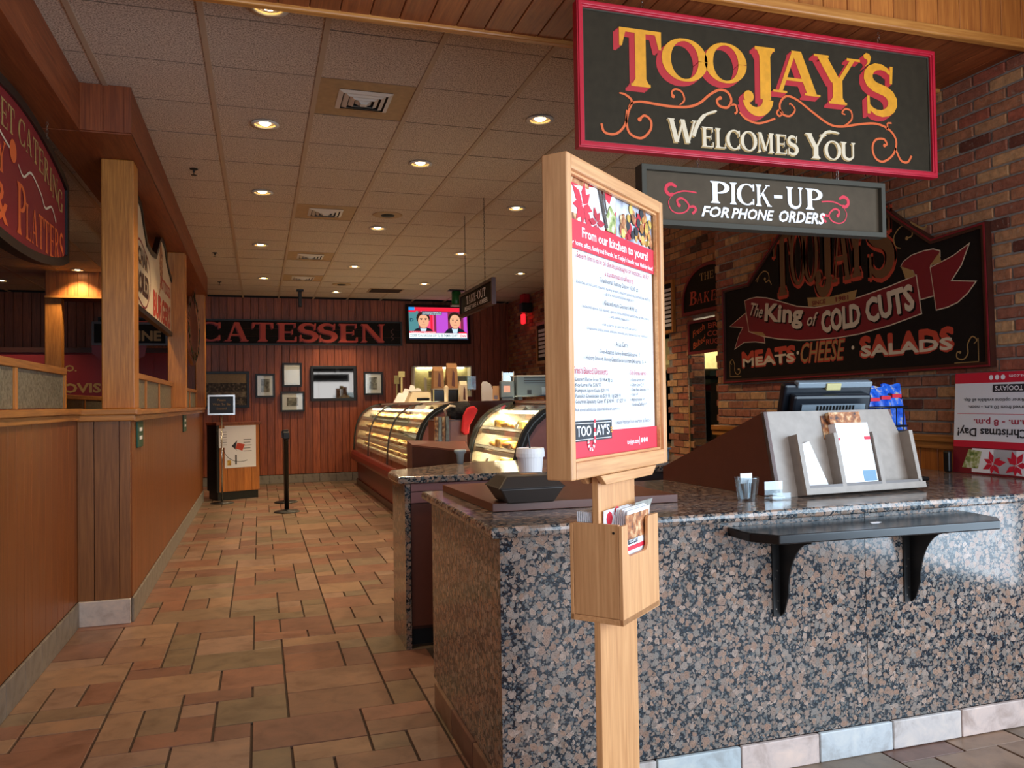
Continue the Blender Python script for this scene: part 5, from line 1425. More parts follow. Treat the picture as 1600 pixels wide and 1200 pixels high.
# newspapers, bag and stocking between the cases
t = thing('newspaper_rack', 'clear rack of folded newspapers leaning on the dark sloping cabinet', 'rack', (1.42, 6.28, 1.13), .1)
t.location = (1.37, 6.15, 1.158)
for k in range(4):
    MB().add([(-.07+.03*k, -.02, 0), (-.045+.03*k, -.02, 0), (-.02+.03*k, .05, .2), (-.045+.03*k, .05, .2), (-.07+.03*k, .0, 0), (-.045+.03*k, .0, 0), (-.02+.03*k, .07, .2), (-.045+.03*k, .07, .2)], [(0, 1, 2, 3), (7, 6, 5, 4), (0, 4, 5, 1), (1, 5, 6, 2), (2, 6, 7, 3), (3, 7, 4, 0)]).build('newspaper', M['grey_print' if k % 2 else 'print_food'], t)
MB().add([(-.08, -.03, 0), (.055, -.03, 0), (.085, .045, .215), (-.05, .045, .215), (-.08, -.026, 0), (.055, -.026, 0), (.085, .049, .215), (-.05, .049, .215)], [(0, 1, 2, 3), (7, 6, 5, 4), (0, 4, 5, 1), (1, 5, 6, 2), (2, 6, 7, 3), (3, 7, 4, 0)]).build('clear_front', M['clear_plastic'], t)
t = thing('brown_box', 'brown cabinet box standing behind the newspaper rack', 'box', (1.68, 7.1, 0))
B(-.17, .13, 0, .3, 0, 1.30).build('box_body', M['laminate'], t, bevel=.006); B(-.17, .13, .0, .3, 1.30, 1.31).build('box_lid', M['laminate_dark'], t)
t = thing('black_bag', 'crumpled black cloth bag resting on the brown box', 'bag', (1.76, 7.2, 1.31))
bm = bmesh.new(); bmesh.ops.create_icosphere(bm, subdivisions=3, radius=1)
rr = random.Random(2)
for v in bm.verts:
    n_ = 1+.16*math.sin(5*v.co.x+2)*math.cos(4*v.co.z)+rr.uniform(-.04, .04)
    v.co = Vector((v.co.x*.12*n_, v.co.y*.07*n_, .082+v.co.z*.085*n_ if v.co.z > -.9 else 0))
me = bpy.data.meshes.new('bag_body'); bm.to_mesh(me); bm.free(); me.materials.append(M['black_cloth'])
ob = bpy.data.objects.new('bag_body', me); COL.objects.link(ob); ob.parent = t
MB().tube([(-.12, -.03, .02), (-.15, -.06, .09), (-.10, -.07, .13), (-.05, -.05, .12)], .012, 6).build('strap', M['cream'], t, smooth=True)
t = thing('red_stocking', 'bright red felt stocking hung against the left end of the pastry case', 'stocking', (1.84, 7.40, 1.16))
MB().prism([(-.06, .0), (-.03, -.03), (.01, -.02), (.02, .06), (.06, .12), (.10, .20), (.06, .235), (.0, .22), (-.04, .15), (-.05, .08)], -.02, .02).build('stocking_body', M['red_cloth'], t, bevel=.012)
t.location = (1.80, 7.05, 1.20)
t = thing('toothpick_case', 'small white dispenser beside the granite top, left of the pastry case', 'dispenser', (1.36, 5.55, 1.03))
MB().lathe([(.022, 0), (.03, .07), (.044, .085), (.044, .1), (.03, .103)], 14).build('cup', M['pos_grey'], t, smooth=True)
t = thing('blue_bin', 'pale blue plastic bin on the second counter behind the menu stand', 'bin', (2.72, 5.2, 1.031))
B(-.22, .06, -.1, .1, 0, .08).build('bin_body', M['blue_bin'], t, bevel=.008); B(-.23, .07, -.11, .11, .08, .09).build('rim', M['blue_bin'], t)

# ================================================================== KITCHEN THINGS
t = thing('wall_oven', 'tall steel oven with dark glass door in the brick kitchen opening', 'oven', (4.35, 7.85, 0))
t.location = (5.2, 8.75, 0)
B(0, .7, -.42, .42, .85, 1.66).build('oven_body', M['steel'], t, bevel=.01); B(-.012, 0, -.26, .02, .98, 1.55).build('door_glass', M['black_gloss'], t)
B(-.03, -.01, .05, .08, .98, 1.5).build('door_handle', M['chrome'], t, bevel=.004); B(-.012, 0, -.26, .02, 1.57, 1.63).build('nameplate', M['deep_red'], t)
B(0, .7, -.42, .42, .1, .8).build('stand_base', M['black_mat'], t); B(-.02, .7, -.44, .44, .8, .84).build('tray', M['steel'], t); B(-.04, .72, -.45, .45, 1.7, 1.74).build('canopy', M['black'], t)
t = thing('prep_fridge', 'steel prep unit beyond the brick kitchen pier', 'fridge', (4.25, 7.85, 0))
B(0, .6, -.42, .45, .12, .92).build('cabinet', M['steel'], t, bevel=.008); B(-.02, .62, -.43, .46, .92, .96).build('worktop', M['steel'], t, bevel=.003); B(-.012, 0, -.38, .0, .2, .85).build('door', M['steel'], t); B(-.03, -.012, -.02, .0, .4, .75).build('handle', M['chrome'], t); B(.02, .58, -.38, .4, 0, .12).build('plinth', M['black'], t)
t.location = (4.47, 8.25, 0)
t = thing('extractor_hood', 'sloping cream extractor hood seen beside the menu stand', 'hood', (4.42, 8.25, 1.80))
MB().add([(0, -.45, .06), (0, .45, .06), (.7, .45, .06), (.7, -.45, .06), (.3, -.45, .40), (.3, .45, .40), (.7, .45, .40), (.7, -.45, .40), (0, -.45, .0), (0, .45, 0), (.7, .45, 0), (.7, -.45, 0)], [(0, 1, 5, 4), (1, 2, 6, 5), (2, 3, 7, 6), (3, 0, 4, 7), (4, 5, 6, 7), (8, 9, 1, 0), (9, 10, 2, 1), (10, 11, 3, 2), (11, 8, 0, 3), (11, 10, 9, 8)]).build('hood_shell', M['cream_box'], t)
l = bpy.data.lights.new('added_kitchen_light', 'POINT'); l.energy = 45; l.color = (1, .82, .6); l.shadow_soft_size = .15  # unseen bare light, added to brighten the oven through the opening
o = bpy.data.objects.new('added_kitchen_light', l); COL.objects.link(o); o.location = (4.62, 7.3, 2.3)

# ================================================================== THINGS ON THE PICK-UP COUNTER
ZP = 1.027
t = thing('cutting_board', 'brown laminated board slab lying at the left end of the granite top', 'board', (0, 0, ZP))
MB().extr([(.885, 3.08), (1.70, 3.055), (1.70, 3.90), (.865, 3.90)], 0, .034).build('board', M['laminate'], t, bevel=.002)
t = thing('takeout_container', 'black hinged foam takeout container on the brown board', 'takeout box', (.995, 3.20, ZP+.035), 0)
t.location = (1.03, 3.11, ZP+.035)
w, d = .135, .105
MB().add([(-w*.72, -d*.8, 0), (w*.72, -d*.8, 0), (w*.72, d*.8, 0), (-w*.72, d*.8, 0), (-w, -d, .062), (w, -d, .062), (w, d, .062), (-w, d, .062)], [(3, 2, 1, 0), (4, 5, 6, 7)]+[(i, (i+1) % 4, (i+1) % 4+4, i+4) for i in range(4)]).build('base_tray', M['takeout'], t, bevel=.006)
MB().add([(-w*1.06, -d*1.06, .062), (w*1.06, -d*1.06, .062), (w*1.06, d*1.06, .062), (-w*1.06, d*1.06, .062), (-w*1.0, -d*1.0, .068), (w*1.0, -d, .068), (w, d, .068), (-w, d, .068), (-w*.72, -d*.7, .108), (w*.72, -d*.7, .108), (w*.72, d*.7, .108), (-w*.72, d*.7, .108)], [(3, 2, 1, 0), (8, 9, 10, 11)]+[(k*4+i, k*4+(i+1) % 4, k*4+(i+1) % 4+4, k*4+i+4) for k in range(2) for i in range(4)]).build('lid', M['takeout'], t, bevel=.006)
B(-.02, .05, -.03, .02, .1085, .1095).build('label_sticker', M['kraft'], t)
t = thing('foam_cup', 'large white foam cup with lid and black straw behind the takeout container', 'cup', (1.19, 3.50, ZP+.035))
MB().lathe([(.045, 0), (.062, .165)], 28).build('cup_body', M['foam'], t, smooth=False)
MB().lathe([(.066, .150), (.067, .168), (.064, .190), (.056, .192), (.054, .188), (.001, .188)], 28, cap=False).build('lid', M['foam'], t)
MB().tube([(0, 0, .18), (-.012, 0, .258)], .004, 8).build('straw', M['black'], t)
t = thing('toothpick_glass', 'clear tumbler packed with wrapped toothpicks on the granite top', 'glass', (2.0, 2.99, ZP))
MB().lathe([(.04, 0), (.052, .095), (.054, .1), (.049, .1), (.037, .006), (.001, .006)], 20, cap=False).build('tumbler', M['clear_plastic'], t, smooth=True)
for k in range(16):
    a = rg.uniform(0, 2*PI); r = rg.uniform(0, .028); x, y = r*math.cos(a), r*math.sin(a)
    MB().tube([(x*.6, y*.6, .008), (x*1.4+rg.uniform(-.008, .008), y*1.3, rg.uniform(.085, .112))], .0035, 5).build('wrapped_stick', M['paper'] if k % 3 else M['clear_plastic'], t)
B(-.045, .012, -.02, -.018, .075, .118).build('sugar_packet', M['paper'], t)
t = thing('clear_card_holder', 'low clear plastic card holder next to the toothpick tumbler', 'card holder', (2.135, 2.965, ZP))
B(-.045, .045, -.03, .03, 0, .006).build('base', M['clear_plastic'], t); B(-.045, .045, .026, .03, .006, .075).build('back', M['clear_plastic'], t); B(-.045, .045, -.03, -.027, .006, .03).build('front_lip', M['clear_plastic'], t); B(-.035, .03, -.01, .012, .006, .012).build('cards', M['paper'], t)
# big brochure lectern
t = thing('brochure_lectern', 'tilted grey laminate brochure display with three pockets on the granite top', 'brochure holder', (2.18, 3.0, ZP), R(3))
LW, LH = .80, .385
tilt = .22
def tl(u, v, d): return (u, v*math.sin(tilt)+(-d)*math.cos(tilt)-.0, v*math.cos(tilt)+(-d)*(-math.sin(tilt))*-1*-1)
def tbox(name, mat, u0, u1, v0, v1, d0, d1, parent, **kw):
    """box on the tilted face: u along, v up the slope, d out of the face"""
    c, s = math.cos(tilt), math.sin(tilt); P = []
    for d in (d1, d0):
        for u, v in ((u0, v0), (u1, v0), (u1, v1), (u0, v1)): P.append((u, v*s-d*c, v*c+d*s))
    return MB().add(P, [(0, 1, 2, 3), (7, 6, 5, 4), (0, 4, 5, 1), (1, 5, 6, 2), (2, 6, 7, 3), (3, 7, 4, 0)]).build(name, M[mat], parent, **kw)
c_, s_ = math.cos(tilt), math.sin(tilt)
pts = [(-.02, .0), (LW-.02, 0.0), (LW-.035, .2), (LW-.10, LH), (-.02, LH)]
P = [(u, v*s_, v*c_) for u, v in pts]+[(u, v*s_+.02, v*c_) for u, v in pts]
MB().add(P, [(0, 1, 2, 3, 4), (9, 8, 7, 6, 5)]+[(i, i+5, (i+1) % 5+5, (i+1) % 5) for i in range(5)]).build('tilted_face', M['grey_lam'], t)
MB().add([(-.02, .0, 0), (-.02, .95, 0), (-.02, .95, .07), (-.02, LH*s_, LH*c_), (-.001, .0, 0), (-.001, .95, 0), (-.001, .95, .07), (-.001, LH*s_, LH*c_)], [(3, 2, 1, 0), (4, 5, 6, 7), (0, 1, 5, 4), (1, 2, 6, 5), (2, 3, 7, 6), (3, 0, 4, 7)]).build('side_panel', M['laminate'], t, label='dark brown triangular side')
MB().add([(LW-.1, .02, 0), (LW-.1, .22, 0), (LW-.1, .22, .2), (LW-.1, LH*s_, LH*c_), (LW-.08, .02, 0), (LW-.08, .22, 0), (LW-.08, .22, .2), (LW-.08, LH*s_, LH*c_)], [(3, 2, 1, 0), (4, 5, 6, 7), (0, 1, 5, 4), (1, 2, 6, 5), (2, 3, 7, 6), (3, 0, 4, 7)]).build('side_panel', M['laminate'], t)
u0, u1 = .09, .75
tbox('pocket_floor', 'grey_lam', u0, u1+.03, .0, .028, .0, .06, t)
for k, u in enumerate((u0, u0+.205, u0+.43, u1-.01)): tbox('pocket_divider', 'grey_lam', u, u+.022, .028, .27 if k < 3 else .27, .0, .06, t)
for k, (a, b) in enumerate(((u0, u0+.205), (u0+.205, u0+.43), (u0+.43, u1))): tbox('pocket_lip', 'grey_lam_d', a+.022, b, .028, .04, .045, .06, t)
b = thing('leaflet', 'white leaflet slumped in the left pocket of the grey brochure display', 'leaflet', t.location, R(3)); 
MB().add([(u0+.04, .03*s_-.02, .045*c_), (u0+.16, .03*s_-.02, .045*c_), (u0+.10, .22*s_-.01, .24), (u0+.04, .2*s_-.01, .225)]+[(u0+.04, .03*s_-.016, .045*c_), (u0+.16, .03*s_-.016, .045*c_), (u0+.10, .22*s_-.006, .24), (u0+.04, .2*s_-.006, .225)], [(0, 1, 2, 3), (7, 6, 5, 4), (0, 4, 5, 1), (1, 5, 6, 2), (2, 6, 7, 3), (3, 7, 4, 0)]).build('sheet', M['print_white'], b)
b = thing('brochure_stack', 'thick stack of white brochures in the middle pocket of the display', 'brochures', t.location, R(3))
tbox('stack', 'print_white', u0+.232, u0+.42, .042, .315, .005, .05, b)
tbox('rear_brochure', 'print_food', u0+.20, u0+.40, .25, .36, .001, .004, b); tbox('cover_photo', 'print_food', u0+.225, u0+.405, .317, .37, .006, .03, b)
tbox('cover_band', 'paper_red', u0+.232, u0+.245, .235, .248, .05, .051, b); tbox('cover_band', 'paper_red', u0+.385, u0+.42, .235, .25, .05, .051, b); tbox('cover_picture', 'blue_bin', u0+.34, u0+.415, .046, .095, .05, .051, b)
# POS terminal back
t = thing('till_monitor', 'black touch-screen till turned away, its back above the grey display', 'monitor', (2.685, 3.40, ZP), R(-6))
t.scale = (.88, 1, 1)
c, s = math.cos(-.30), math.sin(-.30)
def rb(x0, x1, y0, y1, z0, z1, name, mat, parent, bev=.0):
    ob = B(x0, x1, y0, y1, z0, z1).build(name, M[mat], parent, bevel=bev); ob.location = (0, 0, .12); ob.rotation_euler = (.32, 0, 0); return ob
rb(-.27, .27, .0, .05, .03, .40, 'screen_casing', 'dark_navy', t, .012)
rb(-.24, .24, -.05, .0, .05, .36, 'rear_housing', 'dark_navy', t, .015)
rb(-.20, .26, -.012, .03, .385, .415, 'top_edge', 'pos_grey', t, .006)
rb(-.03, .06, -.02, .0, .375, .41, 'cable_clip', 'cream_box', t, .004)
rb(-.19, .2, -.056, -.05, .275, .315, 'vent_panel', 'pos_grey', t)
for k in range(12): rb(-.1+.02*k, -.09+.02*k, -.059, -.056, .28, .31, 'vent_slot', 'black', t)
B(-.1, .1, -.06, .12, 0, .03).build('foot', M['dark_navy'], t, bevel=.008); B(-.04, .04, .0, .08, .03, .22).build('neck', M['dark_navy'], t)
t = thing('cable_coil', 'dark coiled cable beside the till monitor on the counter', 'cable', (2.36, 3.42, ZP))
MB().tube([(.08*math.cos(a), .05*math.sin(a), .012+.31*0+.004*a) for a in [k*.45 for k in range(40)]], .009, 6).build('coil', M['black'], t, smooth=True)
# chip rack
t = thing('chip_rack', 'black wire rack of blue snack bags beside the till', 'rack', (3.12, 3.42, ZP), R(0))
def wire(pts, parent, name='wire', r=.006): return MB().tube(pts, r, 6).build(name, M['black'], parent, smooth=True)
wire([(-.14, .05, 0), (-.14, .05, .40), (-.11, .05, .445), (-.05, .05, .46), (.15, .05, .435), (.17, .05, .43)], t, 'arch', .011)
wire([(.14, .05, 0), (.14, .05, .43)], t, 'upright', .008)
for z in (.12, .28, .38): wire([(-.14, -.02, z), (.14, -.02, z)], t); wire([(-.14, -.02, z), (-.14, .05, z)], t); wire([(.14, -.02, z), (.14, .05, z)], t)
for k in range(6): wire([(-.11+.045*k, -.02, .1), (-.11+.045*k, -.02, .38)], t, r=.003)
wire([(-.16, -.14, .012), (.14, -.14, .012), (.16, .12, .012)], t, 'foot_bar', .012)
B(-.14, .14, -.02, .05, .08, .088).build('shelf_plate', M['black'], t); B(-.14, .14, -.02, .05, .25, .256).build('shelf_plate', M['black'], t)
def chip_bag(x, y, z, w, h, rx, lab):
    t = thing('snack_bag', lab, 'snack bag', (x, y, z), R(4), 'blue snack bags in the wire rack')
    mb = MB(); n = 8; m = 8; vs = []; fs = []
    for side in (-1, 1):
        for i in range(n+1):
            for j in range(m+1):
                a, b = i/n, j/m; th = .028*(math.sin(PI*a)**.6)*(math.sin(PI*b)**.5)
                vs.append((-w/2+w*a, side*th+b*rx, h*b+.004*math.sin(9*a)*(1 if b > .9 else 0)))
    o_ = (n+1)*(m+1)
    for s2 in (0, 1):
        for i in range(n):
            for j in range(m): q = s2*o_+i*(m+1)+j; fs.append((q, q+1, q+m+2, q+m+1) if s2 else (q, q+m+1, q+m+2, q+1))
    mb.add(vs, fs).build('foil_bag', M['blue_bag'], t, smooth=True)
    B(-w*.22, w*.24, -.031+rx*.72, -.022+rx*.72, h*.70, h*.78).build('red_label', M['paper_red'], t)
for k in range(4): chip_bag(3.0+.082*k, 3.42+.012*k, ZP+.257, .14, .21+.012*k, .04, ['leftmost blue snack bag in the top of the wire rack', 'second blue snack bag in the top of the wire rack', 'third blue snack bag in the top of the wire rack', 'rightmost blue snack bag in the top of the wire rack'][k])
chip_bag(3.19, 3.435, ZP+.09, .15, .14, .02, 'blue snack bag on the lower shelf of the wire rack')
# upside-down poster
t = thing('holiday_poster', 'white and red holiday hours poster leaning upside down on the brick wall', 'poster', (3.775, 3.61, ZP), -PI/2)
t.scale = (1.05, 1, 1.05)
t.rotation_euler = (R(-4), 0, -PI/2)
PW, PHh = .80, .535
B(0, PW, 0, .006, 0, PHh).build('sheet', M['paper'], t)
def pr_(name, mat, u0, u1, v0, v1, d=-.001): return B(u0, u1, d, 0, v0, v1).build(name, M[mat], t)
pr_('red_band', 'paper_red', 0, PW, PHh-.055, PHh); pr_('red_band', 'paper_red', 0, PW, .14, .175); pr_('rule', 'paper_red', .02, PW, .316, .318)
pr_('photo_band', 'deep_red', 0, PW, .0, .14)
def up(text, x0, x1, z0, h, mat, bold=0.0):   # lettering turned half round
    ob = sans('lettering', text, M[mat], t, -x1, -x0, -(z0+h), h, -.002, bold); 
    ob.rotation_euler = (0, PI, 0); return ob
up('Christmas Day!', .025, .44, .198, .042, 'ink', .02); up('8 a.m. - 8 p.m.', .126, .48, .256, .032, 'ink_red', .02)
up('Breakfast served from 10 a.m. - noon.', .09, .56, .343, .018, 'ink', .01); up('Dinner options available all day.', .06, .43, .38, .018, 'ink', .01)
pr_('logo_plate', 'ink', .235, .425, .43, .470); up("TOOJAY'S", .25, .41, .438, .024, 'print_white', .01)
up('toojays.com', .33, .49, PHh-.035, .018, 'print_white', .005)
for k in range(3):
    mb = MB(); mb.flat(disc(.225+.035*k, PHh-.028, .013), -.002); letters('social_icon', mb, M['print_white'], t)
def petals(parent, cx, cz, r, n, mat, y, seed, name='petal'):
    rr = random.Random(seed)
    for k in range(n):
        a = 2*PI*k/n+rr.uniform(-.2, .2); l = r*rr.uniform(.75, 1.1); w = l*.22
        e, f = math.cos(a), math.sin(a)
        P = [(cx+e*.05*l, cz+f*.05*l), (cx+e*l*.5-f*w, cz+f*l*.5+e*w), (cx+e*l, cz+f*l), (cx+e*l*.5+f*w, cz+f*l*.5-e*w)]
        mb = MB(); mb.flat(P, y-.0002*k); letters(name, mb, M[mat], parent)
for cx, cz, s in ((.56, .07, 1), (.38, .06, 5), (.25, .06, 2)):
    mb = MB(); mb.flat(rectf(cx-.13, min(cx+.13, PW), .01, .135), -.0012); letters('napkin_print', mb, M['print_white'], t)
    petals(t, cx, cz, .07, 7, 'paper_red', -.002, s)
mb = MB(); mb.flat([(.06, .03), (.16, .03), (.18, .12), (.10, .13)], -.002); letters('greenery_print', mb, M['print_leaf'], t)
t2 = thing('poster_foot', 'black rounded stand foot behind the left edge of the leaning poster', 'stand', (3.735, 3.62, ZP))
B(.0, .03, -.02, .02, 0, .12).build('foot_block', M['black'], t2, bevel=.008)

# ================================================================== MENU STAND IN FRONT
t = thing('menu_stand', 'tall golden wood menu stand with poster frame, nearest the viewer', 'menu stand', (.978, 2.125, 0), R(40.5))
B(-.127, .123, -.01, .01, .03, 1.30).build('post', M['stand'], t, bevel=.002)
B(-.25, .25, -.2, .2, 0, .03).build('foot_plate', M['stand'], t, bevel=.004)
B(-.332, -.305, -.037, .037, 1.263, 2.103).build('frame_side', M['stand'], t, bevel=.004); B(.305, .332, -.037, .037, 1.263, 2.103).build('frame_side', M['stand'], t, bevel=.004)
B(-.305, .305, -.037, .037, 2.065, 2.103).build('frame_top', M['stand_x'], t, bevel=.004); B(-.305, .305, -.037, .037, 1.263, 1.308).build('frame_bottom', M['stand_x'], t, bevel=.004)
for sd in (-1, 1):
    mb = MB()
    ring_frame(mb, rectf(-.305, .305, 1.308, 2.065), rectf(-.298, .298, 1.315, 2.058), sd*.020-.005, sd*.020+.005); mb.build('retaining_bead', M['stand_x'], t)
    MB().prism([(-.13, 1.235), (.20, 1.235), (.235, 1.262), (-.165, 1.262)], sd*.028-.009, sd*.028+.009).build('bracket', M['stand_x'], t, bevel=.002)
B(-.305, .305, -.004, .004, 1.308, 2.065).build('backing', M['white'], t)
# double sided leaflet box around the post
b = B(-.13, .13, -.08, .08, .856, .872).build('box_floor', M['stand_x'], t)
for sx in (-.13, .118): B(sx, sx+.012, -.068, .068, .873, 1.127).build('box_side', M['stand'], t, bevel=.001)
for sd in (-1, 1):
    y0, y1 = (-.08, -.069) if sd < 0 else (.069, .08)
    P = [(-.13, .856), (.13, .856), (.13, 1.13), (.06, 1.13), (.052, 1.12), (.05, 1.05), (.04, 1.036), (-.08, 1.036), (-.092, 1.05), (-.092, 1.124), (-.13, 1.124)]
    MB().prism(P, y0, y1).build('box_front', M['stand'], t, bevel=.0015)
sc_ = MB().lathe([(.004, 0), (.003, .001)], 8).build('screw', M['black'], t); sc_.location = (-.1315, -.055, 1.105); sc_.rotation_euler = (0, PI/2, 0)
# the menu sheet
p = thing('menu_poster', 'white and red catering menu sheet in the golden wood frame', 'poster', (.978, 2.125, 0), R(40.5))
B(-.296, .296, -.0085, -.0045, 1.312, 2.062).build('sheet', M['paper'], p)
yy = -.0095
def pq(name, mat, polys, d=0): 
    for q in polys:
        mb = MB(); mb.flat(q, yy-d); letters(name, mb, M[mat], p)
pq('photo', 'print_white', [rectf(-.296, .023, 1.945, 2.062)])
pq('photo', 'photo_back', [rectf(.027, .296, 1.945, 2.062)])
pq('photo_detail', 'paper_red', [[(-.296, 2.03), (-.1, 2.062), (-.296, 2.062)], [(-.06, 1.945), (.023, 2.02), (.023, 1.945)], [(-.09, 2.062), (-.02, 2.03), (0, 2.062)]], .0002)
pq('photo_detail', 'print_food', [rectf(-.296, -.22, 1.945, 1.965), rectf(-.28, -.15, 2.045, 2.06)], .0004)
petals(p, -.19, 1.995, .075, 8, 'paper_red', yy-.0006, 4); petals(p, -.11, 1.96, .05, 6, 'print_berry', yy-.003, 6)
pq('fork_print', 'chrome', [[(-.10, 2.06), (-.085, 2.062), (-.04, 1.96), (-.055, 1.955)], [(-.075, 2.06), (-.06, 2.06), (-.045, 2.0), (-.055, 2.0)]], .005)
pq('greenery_print', 'print_leaf', [[(-.05, 1.95), (.01, 1.95), (.015, 2.0), (-.02, 2.03), (-.05, 1.99)]], .004)
r5 = random.Random(8)
for k in range(95):
    cx, cz = r5.uniform(.04, .285), r5.uniform(1.957, 2.048)
    if cz > 2.0+.35*(cx-.02) and cx < .12: continue
    pq('fruit_print', r5.choice(['print_food', 'pastry', 'print_berry', 'ink', 'salad', 'print_food']), [disc(cx, cz, r5.uniform(.008, .017), 9)], .0003+.00005*k)
pq('red_band', 'paper_red', [rectf(-.296, .296, 1.868, 1.945), rectf(-.296, .296, 1.312, 1.382)], .0062)
def mt(text, x0, x1, z, h, mat='ink', bold=0.008, d=.0070): return sans('lettering', text, M[mat], p, x0, x1, z, h, yy-d, bold)
mt('From our kitchen to yours!', -.21, .245, 1.905, .026, 'print_white', .02)
mt("For home, office, family and friends, let TooJay's handle your Holiday feast!", -.285, .285, 1.878, .013, 'print_white', .012)
mt('Select from one of these packages or contact us for', -.245, .255, 1.846, .016, 'ink_red'); mt('a customized offering.', -.075, .13, 1.818, .016, 'ink_red')
mt('Traditional Turkey Dinner 12.99 pp', -.105, .165, 1.797, .013)
mt('Includes sliced oven roasted turkey breast, mashed potatoes, homestyle stuffing,', -.25, .26, 1.778, .009, 'ink_grey'); mt('gravy, rolls and chilled vegetable', -.07, .13, 1.763, .009, 'ink_grey')
mt('Glazed Ham Dinner 14.99 pp', -.08, .155, 1.735, .013)
mt('Includes spiral cut tender spiced ham, mashed potatoes, green beans', -.215, .245, 1.716, .009, 'ink_grey'); mt('and mixed vegetable', -.04, .09, 1.701, .009, 'ink_grey')
mt('Add a starter or salad for 2.99 per person', -.095, .15, 1.676, .008, 'ink_grey'); mt('Disposable chafing dishes available. Includes pan, rack and burner 14.99 each', -.19, .235, 1.659, .008, 'ink_grey')
mt('A La Carte', -.008, .08, 1.622, .014); mt('Oven-Roasted Turkey Breast $50 serves 10', -.115, .17, 1.597, .012); mt('Hickory Smoked, Honey Glazed Spiral-cut Ham $40 serves 12-14', -.2, .215, 1.577, .012)
mt('Fresh Baked Desserts', -.275, -.065, 1.538, .018, 'ink_red', .01)
for k, (tx, x1) in enumerate((('Dessert Platter from $3.99-4.99 pp', -.03), ('Key Lime Pie $16.99', -.11), ('Pumpkin Spice Cake $21.99', -.06), ('Pumpkin Cheesecake sm $21.99 / lg $28.99', .02), ('Gourmet Specialty Cakes 8" $26.99 / 10" $27.99', .055))):
    mt(tx, -.265, x1, 1.518-.0148*k, .011)
mt('Ask about additional seasonal dessert options.', -.27, .012, 1.438, .010, 'ink_grey')
mt('Side Dishes (serves 6)', .092, .228, 1.542, .014, 'ink_red')
for k, tx in enumerate(('Glazed Carrots 14.99', 'Gilbert Gravy 12.99', 'Green Beans Almondine 12.99', 'Yams 14.99', 'Mashed Potatoes 14.99', 'Cornbread Stuffing 14.99')):
    mt('· '+tx, .098, .098+.005*len(tx), 1.522-.0148*k, .010)
mt("Happy Holidays from everyone at TooJay's", -.01, .245, 1.397, .012, 'ink_grey')
pq('logo_plate', 'ink', [rectf(-.28, -.045, 1.358, 1.412)], .0068)
pq('logo_rule', 'print_white', [rectf(-.285, -.05, 1.362, 1.3635), rectf(-.285, -.05, 1.405, 1.4065)], .0072)
pq('logo_stripe', 'gold', [rectf(-.285, -.27, 1.376+.006*k, 1.379+.006*k) for k in range(3)]+[rectf(-.055, -.04, 1.376+.006*k, 1.379+.006*k) for k in range(3)], .0072)
mt('TOO', -.262, -.178, 1.372, .027, 'print_white', .02, .0078); mt("AY'S", -.148, -.062, 1.372, .027, 'print_white', .02, .0078)
cane = smooth_pts([(-.157, 1.415), (-.158, 1.38), (-.160, 1.352), (-.172, 1.336), (-.188, 1.338), (-.196, 1.352), (-.196, 1.362)])
mb = MB(); mb.ribbon(cane, .011, yy-.0082); letters('candy_cane_letter', mb, M['print_white'], p)
mb = MB()
for k in range(0, len(cane)-2, 4): mb.ribbon(cane[k:k+3], .0112, yy-.0088)
letters('candy_cane_stripes', mb, M['paper_red'], p)
mt('toojays.com', .06, .145, 1.336, .014, 'print_white', .01); pq('rule', 'print_white', [rectf(.153, .155, 1.33, 1.355)], .0068)
for k in range(3): pq('social_icon', 'print_white', [disc(.172+.019*k, 1.343, .0075)], .0068)
# leaflets in the box
def leaflet(k, y, z0, lean, x0, x1, label, mat='paper', curl=0.0):
    t = thing('brochure', label, 'brochure', (.978, 2.125, 0), R(40.5), 'brochures in the wooden box')
    n = 6; vs = []; fs = []
    for i in range(n+1):
        a = i/n; z = z0+.255*a; yv = y+lean*a*a; xo = curl*a*a
        vs += [(x0+xo, yv, z), (x1+xo, yv, z), (x1+xo, yv+.0025, z), (x0+xo, yv+.0025, z)]
    for i in range(n):
        for j in range(4): fs.append((i*4+j, i*4+(j+1) % 4, i*4+(j+1) % 4+4, i*4+j+4))
    fs += [(3, 2, 1, 0), (n*4, n*4+1, n*4+2, n*4+3)]
    MB().add(vs, fs).build('sheet', M[mat], t)
    return t
L0 = leaflet(0, -.064, .90, .0, -.075, .085, 'foremost brochure in the notch of the wooden box, with red band', 'paper', .02)
for nm, mt_, x0, x1, z0, z1 in (('cover_photo', 'print_food', -.072, .095, 1.075, 1.145), ('cover_band', 'paper_red', -.070, .082, 1.045, 1.057), ('logo', 'ink', -.055, .01, 1.062, 1.078)):
    B(x0, x1, -.0655, -.0648, z0, z1).build(nm, M[mt_], L0)
sans('lettering', "TOOJAY'S", M['print_white'], L0, -.052, .006, 1.066, .009, -.066, .01)
sans('lettering', 'holiday', M['ink'], L0, -.06, .03, 1.02, .014, -.0652, .01)
for k in range(1, 9):
    leaflet(k, -.064+.006*k, .90+.002*(k % 3), .004+.001*k, -.075-.003*k, .085-.004*k, 'brochure in the box notch, %s behind the foremost one' % ORD[k-1], 'print_food' if k in (7,) else 'paper', .02+.006*k)
Lb = leaflet(9, -.014, .905, -.004, -.11, .06, 'brochure with red pattern standing against the post', 'paper', .0)
for k in range(3):
    mb = MB(); mb.flat(disc(-.075+.05*k, 1.135+.01*(k % 2), .02, 8), -.0185); letters('red_motif', mb, M['paper_red'], Lb)
leaflet(10, -.020, .91, -.02, -.03, .10, 'long brochure curling out to the right above the box', 'grey_print', .09)
for k in range(8): leaflet(11+k, .018+.006*k, .90, .0, -.115, .06, 'white brochure behind the post in the box, %s from the post' % ORD[k], 'paper', -.002)

